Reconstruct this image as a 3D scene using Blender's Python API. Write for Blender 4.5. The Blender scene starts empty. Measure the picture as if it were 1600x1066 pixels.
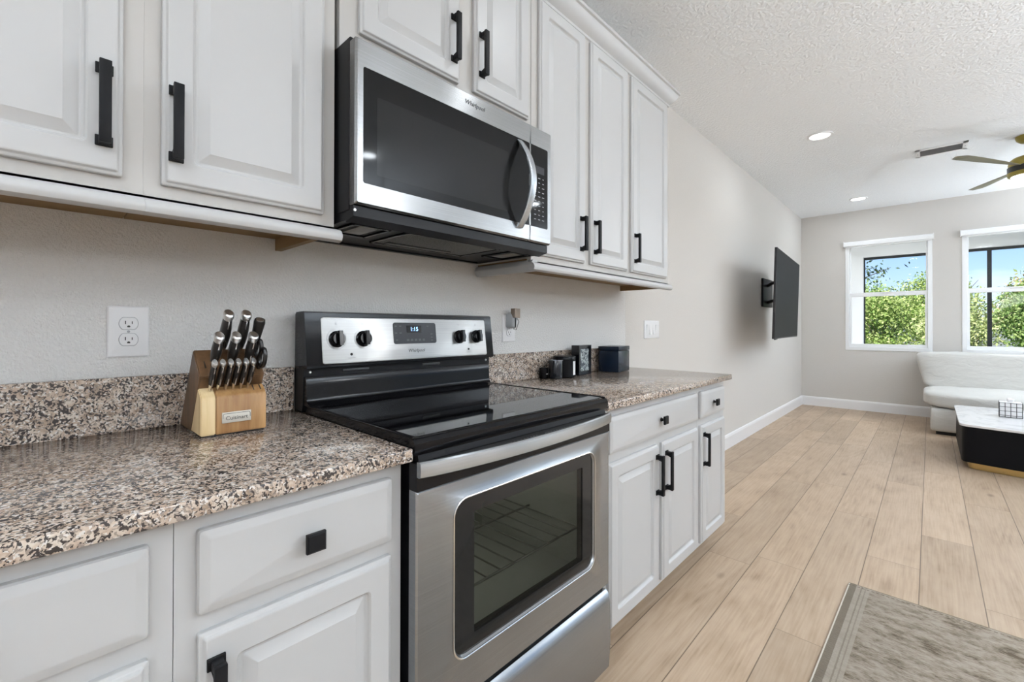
import bpy, bmesh, math, random
from mathutils import Vector, Matrix
import numpy as np

random.seed(7)
rng = np.random.default_rng(7)
PI = math.pi
SC = bpy.context.scene
COL = SC.collection

# ------------------------------------------------------------------ camera
F_PX, CX, CY, CZ = 695.08, 1.4264, -0.5332, 1.1622
YAW, PITCH, ROLL, V0 = 0.7546, 0.0052, 0.0021, 507.43
fw = Vector((-math.sin(YAW) * math.cos(PITCH), math.cos(YAW) * math.cos(PITCH), math.sin(PITCH)))
rt = Vector((math.cos(YAW), math.sin(YAW), 0))
up = rt.cross(fw)
rt, up = rt * math.cos(ROLL) + up * math.sin(ROLL), up * math.cos(ROLL) - rt * math.sin(ROLL)
cam = bpy.data.cameras.new('camera')
cam.sensor_width = 36
cam.sensor_fit = 'HORIZONTAL'
cam.lens = F_PX / 1600 * 36
cam.shift_y = (V0 - 533) / 1600
cam.clip_start = 0.05
camo = bpy.data.objects.new('camera', cam)
M = Matrix.Identity(4)
for i in range(3):
    M[i][0], M[i][1], M[i][2] = rt[i], up[i], -fw[i]
M[0][3], M[1][3], M[2][3] = CX, CY, CZ
camo.matrix_world = M
COL.objects.link(camo)
SC.camera = camo

# ------------------------------------------------------------------ world, sun, exposure
vs = SC.view_settings
vs.view_transform = 'Standard'
vs.look = 'None'
vs.gamma = 1
vs.use_curve_mapping = False
vs.exposure = 0.14
SC.cycles.use_denoising = True
SC.cycles.max_bounces = 12
SC.cycles.diffuse_bounces = 8
SC.cycles.glossy_bounces = 6
SC.cycles.transparent_max_bounces = 16
SC.cycles.caustics_reflective = False
SC.cycles.caustics_refractive = False
SC.cycles.sample_clamp_indirect = 6

CEIL_W = 5.0          # watts of one recessed lamp
PEND_EMIT = 25.0
ADDED_TORCH_W = 144.0  # watts of one floor lamp added out of view
ADDED_PORCH_W = 27.0  # watts of the added, unseen porch lamp
ADDED_TORCH_COLOR = (0.81, 0.905, 1.0)
LAMP_COLOR = (0.86, 0.935, 1.0)
SKY_STRENGTH = 0.16
SUN_STRENGTH = 7.5


def nd(nt, typ, ins=None, **kw):
    n = nt.nodes.new(typ)
    for k, v in kw.items():
        setattr(n, k, v)
    for k, v in (ins or {}).items():
        if hasattr(v, 'is_output') or isinstance(v, bpy.types.NodeSocket):
            nt.links.new(v, n.inputs[k])
        else:
            n.inputs[k].default_value = v
    return n


def mth(nt, op, a, b=None, c=None):
    n = nt.nodes.new('ShaderNodeMath')
    n.operation = op
    for i, v in enumerate((a, b, c)):
        if v is None:
            continue
        if isinstance(v, bpy.types.NodeSocket):
            nt.links.new(v, n.inputs[i])
        else:
            n.inputs[i].default_value = v
    return n.outputs[0]


def ramp(nt, fac, stops, interp='LINEAR'):
    n = nt.nodes.new('ShaderNodeValToRGB')
    cr = n.color_ramp
    cr.interpolation = interp
    while len(cr.elements) < len(stops):
        cr.elements.new(0.5)
    for e, (p, c) in zip(cr.elements, stops):
        e.position = p
        e.color = (*c, 1) if len(c) == 3 else c
    nt.links.new(fac, n.inputs[0])
    return n.outputs[0]


def mixc(nt, fac, a, b, mode='MIX'):
    n = nt.nodes.new('ShaderNodeMix')
    n.data_type = 'RGBA'
    n.blend_type = mode
    for i, v in ((0, fac), (6, a), (7, b)):
        if isinstance(v, bpy.types.NodeSocket):
            nt.links.new(v, n.inputs[i])
        else:
            n.inputs[i].default_value = v if i == 0 else ((*v, 1) if len(v) == 3 else v)
    return n.outputs[2]


wd = bpy.data.worlds.new('world')
SC.world = wd
wd.use_nodes = True
wn = wd.node_tree
wn.nodes.clear()
sky = nd(wn, 'ShaderNodeTexSky', sky_type='NISHITA', sun_disc=False, sun_elevation=math.radians(48),
         sun_rotation=math.radians(200), air_density=1.0, dust_density=0.6, ozone_density=1.6)
tc = nd(wn, 'ShaderNodeTexCoord')
mp = nd(wn, 'ShaderNodeMapping', {0: tc.outputs['Generated'], 3: (1.0, 1.0, 2.6)})
cl = nd(wn, 'ShaderNodeTexNoise', {'Vector': mp.outputs[0], 'Scale': 5.0, 'Detail': 6.0, 'Roughness': 0.55})
cf = ramp(wn, cl.outputs['Fac'], [(0.50, (0, 0, 0)), (0.72, (0.6, 0.6, 0.6))])
skb = mixc(wn, 1.0, sky.outputs[0], (0.74, 0.80, 1.06), 'MULTIPLY')
skc = mixc(wn, cf, skb, (8.0, 8.3, 8.8))
bg = nd(wn, 'ShaderNodeBackground', {'Color': skc, 'Strength': SKY_STRENGTH})
wo = nd(wn, 'ShaderNodeOutputWorld', {'Surface': bg.outputs[0]})

sun = bpy.data.lights.new('sun', 'SUN')
sun.energy = SUN_STRENGTH
sun.angle = math.radians(0.6)
sun.color = (1.0, 0.95, 0.86)
so = bpy.data.objects.new('sun', sun)
so.rotation_euler = (math.radians(42), 0, math.radians(-18))
COL.objects.link(so)

# ------------------------------------------------------------------ materials
MAT = {}


def principled(name, color=(0.8, 0.8, 0.8), rough=0.5, metal=0.0, spec=0.5, coat=0.0, coat_rough=0.05, **kw):
    m = bpy.data.materials.new(name)
    m.use_nodes = True
    nt = m.node_tree
    b = nt.nodes['Principled BSDF']
    b.inputs['Base Color'].default_value = (*color, 1)
    b.inputs['Roughness'].default_value = rough
    b.inputs['Metallic'].default_value = metal
    b.inputs['Specular IOR Level'].default_value = spec
    b.inputs['Coat Weight'].default_value = coat
    b.inputs['Coat Roughness'].default_value = coat_rough
    for k, v in kw.items():
        b.inputs[k].default_value = v
    MAT[name] = m
    return m, nt, b


def obj_coord(nt, scale=None):
    t = nd(nt, 'ShaderNodeTexCoord')
    if scale is None:
        return t.outputs['Object']
    return nd(nt, 'ShaderNodeMapping', {0: t.outputs['Object'], 3: scale}).outputs[0]


def bump(nt, b, height, strength=0.2, dist=0.01):
    n = nd(nt, 'ShaderNodeBump', {'Height': height, 'Strength': strength, 'Distance': dist})
    nt.links.new(n.outputs[0], b.inputs['Normal'])


def plaster(name, color, scale, strength, dist, rough=0.8, spec=0.25):
    m, nt, b = principled(name, color, rough, spec=spec)
    co = obj_coord(nt)
    n1 = nd(nt, 'ShaderNodeTexNoise', {'Vector': co, 'Scale': scale, 'Detail': 3.0, 'Roughness': 0.55})
    n2 = nd(nt, 'ShaderNodeTexNoise', {'Vector': co, 'Scale': scale * 0.35, 'Detail': 2.0})
    h = mth(nt, 'ADD', ramp(nt, n1.outputs['Fac'], [(0.38, (0, 0, 0)), (0.62, (1, 1, 1))]), mth(nt, 'MULTIPLY', n2.outputs['Fac'], 0.6))
    bump(nt, b, h, strength, dist)
    return m


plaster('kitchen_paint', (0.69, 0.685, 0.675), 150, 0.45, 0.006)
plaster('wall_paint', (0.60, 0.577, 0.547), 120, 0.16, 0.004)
plaster('ceiling_paint', (0.88, 0.90, 0.92), 55, 0.40, 0.008, rough=0.9, spec=0.1)
principled('trim_white', (0.80, 0.80, 0.81), 0.38)
principled('cabinet_white', (0.475, 0.475, 0.474), 0.36, spec=0.4)
principled('frame_white', (0.47, 0.455, 0.435), 0.4, spec=0.3)
principled('window_vinyl', (0.86, 0.87, 0.88), 0.35)
principled('black_metal', (0.010, 0.010, 0.011), 0.45, spec=0.12)
principled('black_enamel', (0.005, 0.005, 0.006), 0.14, spec=0.20)
principled('black_plastic', (0.008, 0.008, 0.009), 0.40, spec=0.2)
principled('dark_grey_plastic', (0.035, 0.036, 0.038), 0.4)
principled('cooktop_glass', (0.004, 0.004, 0.005), 0.03, spec=0.42)
principled('black_glass', (0.012, 0.012, 0.012), 0.06, spec=0.3)
principled('microwave_glass', (0.010, 0.010, 0.010), 0.05, spec=0.11)
principled('microwave_screen', (0.019, 0.019, 0.019), 0.10, spec=0.11)
principled('control_glass', (0.045, 0.046, 0.050), 0.25, spec=0.2)
principled('tv_screen', (0.022, 0.022, 0.023), 0.55, spec=0.06)
principled('tv_plastic', (0.012, 0.012, 0.013), 0.45)
principled('white_plastic', (0.72, 0.72, 0.73), 0.3)
principled('slot_dark', (0.02, 0.018, 0.016), 0.6)
principled('chrome', (0.88, 0.88, 0.88), 0.32, metal=1.0)
principled('polished_steel', (0.74, 0.73, 0.71), 0.22, metal=1.0)
principled('logo_dark', (0.035, 0.035, 0.035), 0.4)
principled('logo_silver', (0.10, 0.10, 0.10), 0.35, metal=0.3)
principled('plate_nickel', (0.60, 0.565, 0.50), 0.5, metal=0.25)
principled('mark_grey', (0.30, 0.30, 0.30), 0.5)
principled('mark_light', (0.34, 0.35, 0.37), 0.5)
principled('knife_handle', (0.018, 0.016, 0.015), 0.28)
principled('brass', (0.62, 0.45, 0.19), 0.28, metal=1.0)
principled('fan_brass', (0.30, 0.24, 0.06), 0.35, metal=0.85)
principled('fan_black', (0.02, 0.02, 0.018), 0.4)
principled('blade_finish', (0.20, 0.19, 0.13), 0.5)
principled('vent_white', (0.82, 0.82, 0.82), 0.5)
principled('vent_dark', (0.10, 0.10, 0.10), 0.6)
principled('slat_grey', (0.30, 0.30, 0.30), 0.6)
principled('table_black', (0.006, 0.006, 0.007), 0.5, spec=0.08)
principled('wax_black', (0.005, 0.005, 0.006), 0.25, spec=0.15)
principled('label_white', (0.75, 0.75, 0.76), 0.5)
principled('box_black', (0.005, 0.006, 0.009), 0.12, spec=0.4)
principled('lens_grey', (0.22, 0.22, 0.21), 0.4)
principled('foliage_print_base', (0.015, 0.02, 0.03), 0.3)
principled('screen_frame', (0.015, 0.018, 0.02), 0.5)
principled('lanai_white', (0.92, 0.92, 0.92), 0.6)
principled('fragrance_brown', (0.23, 0.175, 0.13), 0.25)
principled('plug_grey', (0.42, 0.44, 0.46), 0.3)
principled('tan_wood', (0.20, 0.115, 0.04), 0.6)
principled('felt_dark', (0.015, 0.014, 0.013), 0.8)
principled('oven_enamel', (0.42, 0.43, 0.40), 0.35)
principled('rack_wire', (0.16, 0.16, 0.15), 0.45, metal=0.5)
principled('tissue_paper', (0.88, 0.87, 0.88), 0.8)
principled('wire_dark', (0.035, 0.035, 0.035), 0.4)
principled('bark', (0.10, 0.075, 0.05), 0.9)


def emit(name, color, strength):
    m = bpy.data.materials.new(name)
    m.use_nodes = True
    nt = m.node_tree
    b = nt.nodes['Principled BSDF']
    b.inputs['Base Color'].default_value = (*color, 1)
    b.inputs['Emission Color'].default_value = (*color, 1)
    b.inputs['Emission Strength'].default_value = strength
    MAT[name] = m


emit('lamp_diffuser', (1.0, 0.97, 0.92), 6.0)
emit('globe_glow', (0.95, 0.975, 1.0), PEND_EMIT)
emit('clock_blue', (0.30, 0.55, 1.0), 2.2)


def brushed(name, color, rough, aniso=0.88, streak=(2.0, 2.0, 420.0)):
    m, nt, b = principled(name, color, rough, metal=1.0)
    b.inputs['Anisotropic'].default_value = aniso
    tg = nd(nt, 'ShaderNodeTangent', direction_type='UV_MAP')
    nt.links.new(tg.outputs[0], b.inputs['Tangent'])
    b.inputs['Anisotropic Rotation'].default_value = 0.25
    co = obj_coord(nt, streak)
    n = nd(nt, 'ShaderNodeTexNoise', {'Vector': co, 'Scale': 1.0, 'Detail': 2.0})
    nt.links.new(ramp(nt, n.outputs['Fac'], [(0.3, tuple(c * 0.93 for c in color)), (0.7, tuple(min(1, c * 1.05) for c in color))]), b.inputs['Base Color'])
    w = nd(nt, 'ShaderNodeTexNoise', {'Vector': obj_coord(nt), 'Scale': 3.2, 'Detail': 0.0})
    bump(nt, b, w.outputs['Fac'], 0.14, 0.02)
    return m


brushed('stainless', (0.335, 0.350, 0.368), 0.24)
brushed('stainless_dim', (0.285, 0.283, 0.28), 0.23)
brushed('stainless_light', (0.37, 0.365, 0.355), 0.30)
brushed('handle_steel', (0.52, 0.55, 0.58), 0.26)


def granite():
    m, nt, b = principled('granite', rough=0.10, spec=0.5)
    co = obj_coord(nt)
    wv = nd(nt, 'ShaderNodeTexNoise', {'Vector': co, 'Scale': 60.0, 'Detail': 2.0})
    cw = nd(nt, 'ShaderNodeVectorMath', {0: co, 1: nd(nt, 'ShaderNodeVectorMath', {0: wv.outputs['Color'], 'Scale': 0.012}, operation='SCALE').outputs[0]}, operation='ADD').outputs[0]
    big = nd(nt, 'ShaderNodeTexNoise', {'Vector': cw, 'Scale': 45.0, 'Detail': 3.0, 'Roughness': 0.6})
    base = ramp(nt, big.outputs['Fac'], [(0.34, (0.27, 0.20, 0.15)), (0.46, (0.45, 0.345, 0.27)), (0.56, (0.53, 0.43, 0.35)), (0.68, (0.60, 0.53, 0.46))])
    v = nd(nt, 'ShaderNodeTexVoronoi', {'Vector': cw, 'Scale': 290.0, 'Randomness': 1.0})
    sp = nd(nt, 'ShaderNodeSeparateColor', {0: v.outputs['Color']})
    c1 = mixc(nt, ramp(nt, sp.outputs[0], [(0.70, (0, 0, 0)), (0.72, (0.8, 0.8, 0.8))]), base, (0.24, 0.20, 0.175))
    c2 = mixc(nt, ramp(nt, sp.outputs[1], [(0.84, (0, 0, 0)), (0.86, (0.85, 0.85, 0.85))]), c1, (0.68, 0.65, 0.62))
    # black mica clusters
    d1 = nd(nt, 'ShaderNodeTexNoise', {'Vector': cw, 'Scale': 195.0, 'Detail': 3.0, 'Roughness': 0.55})
    d2 = nd(nt, 'ShaderNodeTexNoise', {'Vector': cw, 'Scale': 55.0, 'Detail': 2.0})
    dd = mth(nt, 'ADD', d1.outputs['Fac'], mth(nt, 'MULTIPLY', mth(nt, 'SUBTRACT', d2.outputs['Fac'], 0.5), 0.40))
    c3 = mixc(nt, ramp(nt, dd, [(0.520, (0, 0, 0)), (0.565, (1, 1, 1))]), c2, (0.040, 0.033, 0.031))
    nt.links.new(c3, b.inputs['Base Color'])
    h = nd(nt, 'ShaderNodeTexNoise', {'Vector': co, 'Scale': 240.0, 'Detail': 1.0})
    bump(nt, b, h.outputs['Fac'], 0.035, 0.003)


granite()


def planks():
    m, nt, b = principled('oak_planks', rough=0.42, spec=0.35)
    co = obj_coord(nt)
    s = nd(nt, 'ShaderNodeSeparateXYZ', {0: co})
    W, L = 0.2017, 1.52
    u = mth(nt, 'DIVIDE', mth(nt, 'SUBTRACT', s.outputs[0], 0.985 - W * 40), W)
    ci = mth(nt, 'FLOOR', u)
    cfx = mth(nt, 'FRACT', u)
    wn1 = nd(nt, 'ShaderNodeTexWhiteNoise', {'W': ci}, noise_dimensions='1D')
    vv = mth(nt, 'ADD', mth(nt, 'DIVIDE', s.outputs[1], L), mth(nt, 'MULTIPLY', wn1.outputs['Value'], 7.3))
    ri = mth(nt, 'FLOOR', vv)
    rf = mth(nt, 'FRACT', vv)
    cid = nd(nt, 'ShaderNodeCombineXYZ', {0: ci, 1: ri, 2: 0.0})
    wn2 = nd(nt, 'ShaderNodeTexWhiteNoise', {'Vector': cid.outputs[0]}, noise_dimensions='3D')
    off = nd(nt, 'ShaderNodeVectorMath', {0: wn2.outputs['Color'], 'Scale': 13.0}, operation='SCALE')
    gco = nd(nt, 'ShaderNodeVectorMath', {0: co, 1: off.outputs[0]}, operation='ADD').outputs[0]
    gs = nd(nt, 'ShaderNodeMapping', {0: gco, 3: (1.0, 0.16, 1.0)}).outputs[0]
    cath = nd(nt, 'ShaderNodeTexNoise', {'Vector': gs, 'Scale': 3.6, 'Detail': 0.5, 'Distortion': 0.35})
    rings = mth(nt, 'FRACT', mth(nt, 'MULTIPLY', cath.outputs['Fac'], 15.0))
    rr = mth(nt, 'ABSOLUTE', mth(nt, 'SUBTRACT', rings, 0.5))
    fine = nd(nt, 'ShaderNodeTexNoise', {'Vector': nd(nt, 'ShaderNodeMapping', {0: gco, 3: (1.0, 0.035, 1.0)}).outputs[0], 'Scale': 130.0, 'Detail': 3.0})
    blot = nd(nt, 'ShaderNodeTexNoise', {'Vector': nd(nt, 'ShaderNodeMapping', {0: gco, 3: (1.0, 0.45, 1.0)}).outputs[0], 'Scale': 6.5, 'Detail': 4.0, 'Roughness': 0.6})
    tone = mth(nt, 'ADD', mth(nt, 'MULTIPLY', rr, 0.18), mth(nt, 'ADD', mth(nt, 'MULTIPLY', fine.outputs['Fac'], 0.50), mth(nt, 'MULTIPLY', blot.outputs['Fac'], 0.62)))
    col = ramp(nt, tone, [(0.36, (0.265, 0.185, 0.122)), (0.50, (0.375, 0.273, 0.187)), (0.64, (0.430, 0.322, 0.228)), (0.80, (0.475, 0.366, 0.267))])
    # knots
    kn = nd(nt, 'ShaderNodeTexVoronoi', {'Vector': nd(nt, 'ShaderNodeMapping', {0: gco, 3: (1.0, 0.5, 1.0)}).outputs[0], 'Scale': 2.6})
    kf = ramp(nt, kn.outputs['Distance'], [(0.015, (0.7, 0.7, 0.7)), (0.06, (0, 0, 0))])
    col = mixc(nt, kf, col, (0.16, 0.105, 0.065))
    br = mth(nt, 'ADD', 0.88, mth(nt, 'MULTIPLY', wn2.outputs['Value'], 0.22))
    brc = nd(nt, 'ShaderNodeCombineColor', {0: br, 1: br, 2: br})
    col = mixc(nt, 1.0, col, brc.outputs[0], 'MULTIPLY')
    ex = mth(nt, 'MULTIPLY', mth(nt, 'MINIMUM', cfx, mth(nt, 'SUBTRACT', 1.0, cfx)), W)
    ey = mth(nt, 'MULTIPLY', mth(nt, 'MINIMUM', rf, mth(nt, 'SUBTRACT', 1.0, rf)), L * 1.7)
    e = mth(nt, 'MINIMUM', ex, ey)
    seam = ramp(nt, mth(nt, 'MULTIPLY', e, 100.0), [(0.10, (1, 1, 1)), (0.24, (0, 0, 0))])
    col = mixc(nt, mth(nt, 'MULTIPLY', seam, 0.85), col, (0.085, 0.055, 0.035))
    nt.links.new(col, b.inputs['Base Color'])
    bump(nt, b, mth(nt, 'SUBTRACT', mth(nt, 'MULTIPLY', fine.outputs['Fac'], 0.25), seam), 0.25, 0.002)


planks()


def wood(name, dark, light, scale=9.0, grain_axis='z', bands=None):
    m, nt, b = principled(name, rough=0.4, spec=0.35)
    sc = {'z': (1, 1, 0.08), 'x': (0.08, 1, 1), 'lean': (1, 1, 0.12)}[grain_axis]
    co = obj_coord(nt, sc)
    n = nd(nt, 'ShaderNodeTexNoise', {'Vector': co, 'Scale': scale * 10, 'Detail': 4.0, 'Roughness': 0.6})
    n2 = nd(nt, 'ShaderNodeTexNoise', {'Vector': co, 'Scale': scale * 3, 'Detail': 1.0})
    t = mth(nt, 'ADD', mth(nt, 'MULTIPLY', n.outputs['Fac'], 0.5), mth(nt, 'MULTIPLY', n2.outputs['Fac'], 0.5))
    nt.links.new(ramp(nt, t, [(0.36, dark), (0.62, light)]), b.inputs['Base Color'])


wood('walnut', (0.055, 0.028, 0.013), (0.155, 0.083, 0.040), 7)
wood('acacia', (0.21, 0.10, 0.034), (0.43, 0.245, 0.10), 7)
wood('sapwood', (0.56, 0.40, 0.20), (0.72, 0.56, 0.33), 7)


def fabric():
    m, nt, b = principled('linen', (0.58, 0.57, 0.54), 0.9, spec=0.15)
    b.inputs['Sheen Weight'].default_value = 0.25
    co = obj_coord(nt)
    n = nd(nt, 'ShaderNodeTexNoise', {'Vector': co, 'Scale': 260.0, 'Detail': 2.0})
    n2 = nd(nt, 'ShaderNodeTexNoise', {'Vector': nd(nt, 'ShaderNodeMapping', {0: co, 3: (1.0, 1.0, 2.2)}).outputs[0], 'Scale': 7.0, 'Detail': 3.0, 'Distortion': 0.8})
    bump(nt, b, mth(nt, 'ADD', mth(nt, 'MULTIPLY', n.outputs['Fac'], 0.12), n2.outputs['Fac']), 0.35, 0.03)


fabric()


def marble():
    m, nt, b = principled('marble', rough=0.08, spec=0.5)
    co = obj_coord(nt)
    n = nd(nt, 'ShaderNodeTexNoise', {'Vector': co, 'Scale': 2.2, 'Detail': 8.0, 'Distortion': 1.6})
    v = mth(nt, 'ABSOLUTE', mth(nt, 'SUBTRACT', n.outputs['Fac'], 0.5))
    nt.links.new(ramp(nt, v, [(0.0, (0.66, 0.66, 0.67)), (0.05, (0.82, 0.82, 0.83))]), b.inputs['Base Color'])


marble()


def rug_mat():
    m, nt, b = principled('rug_pile', rough=0.95, spec=0.1)
    co = obj_coord(nt)                     # rug local: x across from the left edge, y along from the far edge (negative)
    s = nd(nt, 'ShaderNodeSeparateXYZ', {0: co})
    st = nd(nt, 'ShaderNodeMapping', {0: co, 3: (0.7, 1.3, 1.0)}).outputs[0]
    a = nd(nt, 'ShaderNodeTexNoise', {'Vector': st, 'Scale': 27.0, 'Detail': 6.0, 'Roughness': 0.72})
    f = nd(nt, 'ShaderNodeTexNoise', {'Vector': nd(nt, 'ShaderNodeMapping', {0: co, 3: (0.35, 1.6, 1.0)}).outputs[0], 'Scale': 190.0, 'Detail': 2.0})
    v = nd(nt, 'ShaderNodeTexVoronoi', {'Vector': co, 'Scale': 6.5, 'Smoothness': 0.6}, feature='SMOOTH_F1')
    mot = ramp(nt, v.outputs['Distance'], [(0.16, (0.16, 0.16, 0.16)), (0.42, (0, 0, 0))])
    t = mth(nt, 'SUBTRACT', mth(nt, 'ADD', mth(nt, 'MULTIPLY', a.outputs['Fac'], 0.72), mth(nt, 'MULTIPLY', f.outputs['Fac'], 0.30)), mth(nt, 'MULTIPLY', mot, 0.6))
    body = ramp(nt, t, [(0.36, (0.11, 0.085, 0.058)), (0.45, (0.215, 0.178, 0.137)), (0.53, (0.29, 0.247, 0.20)), (0.68, (0.37, 0.325, 0.27))])
    light, dark = (0.42, 0.385, 0.33), (0.135, 0.110, 0.082)
    noise = mth(nt, 'MULTIPLY', mth(nt, 'SUBTRACT', f.outputs['Fac'], 0.5), 0.006)
    X = mth(nt, 'ADD', s.outputs[0], noise)

    def band(lo, hi):
        return mth(nt, 'MULTIPLY', mth(nt, 'GREATER_THAN', X, lo), mth(nt, 'LESS_THAN', X, hi))
    col = mixc(nt, mth(nt, 'MULTIPLY', band(-0.02, 0.076), 0.75), body, (0.335, 0.295, 0.245))
    for lo, hi, c, k in ((0.006, 0.030, dark, 0.75), (0.046, 0.051, dark, 0.5), (0.060, 0.064, dark, 0.4)):
        col = mixc(nt, mth(nt, 'MULTIPLY', band(lo, hi), k), col, c)
    col = mixc(nt, mth(nt, 'LESS_THAN', s.outputs[0], 0.0055), col, (0.62, 0.58, 0.50))
    Y = mth(nt, 'ADD', s.outputs[1], mth(nt, 'MULTIPLY', noise, 0.5))
    dash = mth(nt, 'GREATER_THAN', mth(nt, 'SINE', mth(nt, 'MULTIPLY', s.outputs[0], 380.0)), -0.25)
    line = mth(nt, 'MULTIPLY', mth(nt, 'MULTIPLY', mth(nt, 'GREATER_THAN', Y, -0.026), mth(nt, 'LESS_THAN', Y, -0.019)), dash)
    col = mixc(nt, mth(nt, 'MULTIPLY', line, 0.8), col, dark)
    col = mixc(nt, mth(nt, 'MULTIPLY', mth(nt, 'GREATER_THAN', s.outputs[1], -0.008), 0.7), col, (0.17, 0.13, 0.085))
    nt.links.new(col, b.inputs['Base Color'])
    bump(nt, b, f.outputs['Fac'], 0.5, 0.006)


rug_mat()


def glass_mat(name, tint, fres=1.45, rough=0.0, density=None):
    m = bpy.data.materials.new(name)
    m.use_nodes = True
    nt = m.node_tree
    nt.nodes.clear()
    t = nd(nt, 'ShaderNodeBsdfTransparent', {'Color': (*tint, 1)})
    g = nd(nt, 'ShaderNodeBsdfGlossy', {'Color': (1, 1, 1, 1), 'Roughness': rough})
    f = nd(nt, 'ShaderNodeFresnel', {'IOR': fres})
    bf = nd(nt, 'ShaderNodeNewGeometry')
    x = nd(nt, 'ShaderNodeMixShader', {0: mth(nt, 'MULTIPLY', f.outputs[0], mth(nt, 'SUBTRACT', 1.0, bf.outputs['Backfacing'])), 1: t.outputs[0], 2: g.outputs[0]})
    nd(nt, 'ShaderNodeOutputMaterial', {0: x.outputs[0]})
    MAT[name] = m


glass_mat('pane_glass', (0.96, 0.98, 0.98), 1.2)
glass_mat('oven_glass', (0.62, 0.62, 0.59), 1.30)
glass_mat('vial_glass', (0.85, 0.87, 0.9), 1.4)


def leaf_mat(name, c1, c2, trans=0.25):
    m, nt, b = principled(name, rough=0.55, spec=0.3)
    g = nd(nt, 'ShaderNodeNewGeometry')
    nt.links.new(ramp(nt, g.outputs['Random Per Island'], [(0.1, c1), (0.9, c2)]), b.inputs['Base Color'])
    MAT[name] = m


leaf_mat('leaf_bright', (0.20, 0.32, 0.07), (0.55, 0.62, 0.24))
leaf_mat('leaf_mid', (0.13, 0.24, 0.06), (0.42, 0.52, 0.20))
leaf_mat('leaf_dark', (0.04, 0.075, 0.03), (0.14, 0.19, 0.08))
leaf_mat('leaf_pale', (0.30, 0.38, 0.14), (0.60, 0.62, 0.30))
leaf_mat('leaf_rust', (0.28, 0.30, 0.10), (0.62, 0.40, 0.20))


def grass_mat():
    m, nt, b = principled('lawn', rough=0.9)
    n = nd(nt, 'ShaderNodeTexNoise', {'Vector': obj_coord(nt), 'Scale': 3.0, 'Detail': 6.0})
    nt.links.new(ramp(nt, n.outputs['Fac'], [(0.3, (0.07, 0.13, 0.03)), (0.7, (0.18, 0.26, 0.07))]), b.inputs['Base Color'])


grass_mat()


def print_mat():
    m, nt, b = principled('foliage_print', rough=0.3)
    co = obj_coord(nt)
    n = nd(nt, 'ShaderNodeTexNoise', {'Vector': co, 'Scale': 46.0, 'Detail': 3.0, 'Distortion': 1.5})
    nt.links.new(ramp(nt, n.outputs['Fac'], [(0.47, (0.02, 0.035, 0.05)), (0.53, (0.42, 0.46, 0.46))]), b.inputs['Base Color'])


print_mat()


def mesh_filter():
    m, nt, b = principled('filter_mesh', (0.10, 0.10, 0.09), 0.45, metal=0.6)
    co = obj_coord(nt)
    v = nd(nt, 'ShaderNodeTexVoronoi', {'Vector': co, 'Scale': 320.0})
    nt.links.new(ramp(nt, v.outputs['Distance'], [(0.1, (0.015, 0.015, 0.014)), (0.6, (0.17, 0.165, 0.15))]), b.inputs['Base Color'])
    bump(nt, b, v.outputs['Distance'], 0.6, 0.004)


mesh_filter()


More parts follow.
